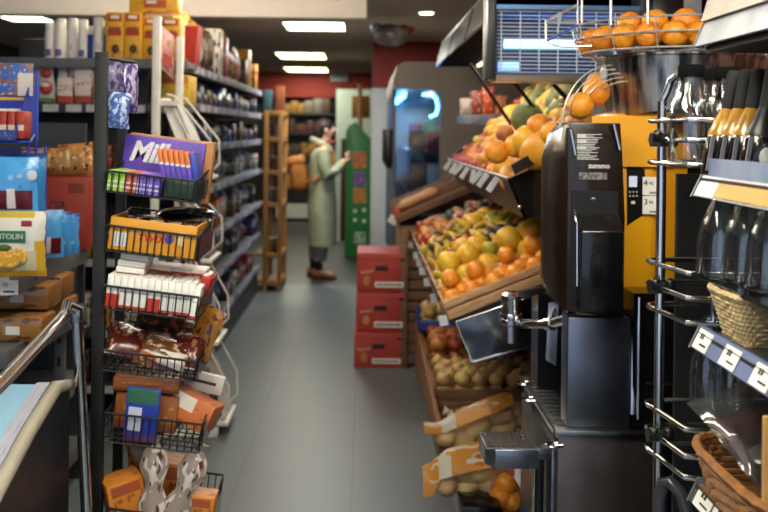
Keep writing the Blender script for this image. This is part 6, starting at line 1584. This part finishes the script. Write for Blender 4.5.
# bags in the baskets
darkf = PAT('dark_food', '1a1412', noise=('6a5a4a', 7, .62), rough=.35)
redf = PAT('dark_red_food', '3a1416', noise=('1a0e0c', 6, .5), rough=.4)
film3 = GLASS('bag_film', 'e0e0e0', .08, .1, .5, .03)
def clearbag(lab, loc, w, h, th, m, rot):
    t = thing('food_bag', lab, 'bag', loc, rot=rot)
    part('food', MB().pillow(w*.86, h*.75, th*.75, 10, wob=.004), m, t, False)
    part('clear_bag', MB().pillow(w, h, th, 12, wob=.004), film3, t, False)
    return t
clearbag('clear bag of dark red dried food lying at the back of the brown basket', (RX+.16, 1.72, .955), .24, .2, .07, redf, (-.9, -.12, .5))
clearbag('clear bag of black dried food at the front of the brown basket', (RX+.14, 1.5, .955), .2, .17, .07, darkf, (-.8, -.1, .6))
clearbag('clear bag of brown snacks leaning against the pale straw basket', (RX+.13, 1.60, 1.20), .12, .1, .05, PAT('brown_snack', '6a4a2a', noise=('1a1210', 6, .55)), (-.3, .35, .6))
wp = single('wooden_board', MB().box(.655, .675, 1.385, 1.41, .55, 1.16, .003), wood_r, 'upright tan wooden board at the right edge in front of the brown basket', 'board', (.66, 1.4, .55)) if False else None
tx = W(771, 512, 600)
single('wooden_board', MB().box(tx.x-.012, tx.x+.05, F/600, F/600+.012, .6, 1.6-(412-131)/600, .003), WOOD('tan_board', 'b08a50', '946f3a', 'Z'), 'upright tan wooden board at the right edge before the brown basket', 'board', (tx.x, F/600, .6))
# grey handle low right
bk = thing('shopping_basket', 'dark grey rounded basket handle low beside the chrome pole', 'basket', (W(676, 512, 420).x, F/420, .60))
hp = [W(658, 560, 425), W(660, 498, 425), W(664, 484, 425), W(671, 482, 428), W(681, 493, 432), W(690, 520, 436), W(694, 562, 438)]
part('handle', MB().tube(hp, .017, 12), M('handle_dark', '33363b', .25, 0, .1), bk)
part('basket_body', MB().box(hp[0].x-.03, hp[-1].x+.02, F/438-.02, F/425+.02, 0, .62, .02), M('basket_dark', '202226', .4), bk)

# ---------------------------------------------------------------- camera, world, exposure
sc = bpy.context.scene
cam = bpy.data.cameras.new('camera'); co = bpy.data.objects.new('camera', cam); C.objects.link(co)
cam.sensor_width = 36; cam.lens = 36*F/768
cam.shift_x = (384-CX)/768; cam.shift_y = -(256-CY)/768
co.matrix_world = Matrix.Translation((0, 0, CAMZ)) @ Matrix.Rotation(PI/2, 4, 'X') @ Matrix.Rotation(ROLL, 4, 'Z')
cam.clip_start = .05; cam.clip_end = 60
cam.dof.use_dof = True; cam.dof.focus_distance = 2.25; cam.dof.aperture_fstop = 3.4
sc.camera = co
w = bpy.data.worlds.new('world'); sc.world = w; w.use_nodes = True
w.node_tree.nodes['Background'].inputs[0].default_value = (.62, .75, 1, 1); w.node_tree.nodes['Background'].inputs[1].default_value = .8
vs = sc.view_settings; vs.view_transform = 'Standard'; vs.look = 'None'; vs.exposure = .35; vs.gamma = 1; vs.use_curve_mapping = False
sc.cycles.use_denoising = True
sc.cycles.max_bounces = 8; sc.cycles.transparent_max_bounces = 12
# prototypes that were never placed must not lie at the origin
for k_, pr_ in list(FP.items())+list(protos.items()):
    if not pr_.used:
        for ch in list(pr_.o.children): bpy.data.objects.remove(ch)
        bpy.data.objects.remove(pr_.o)
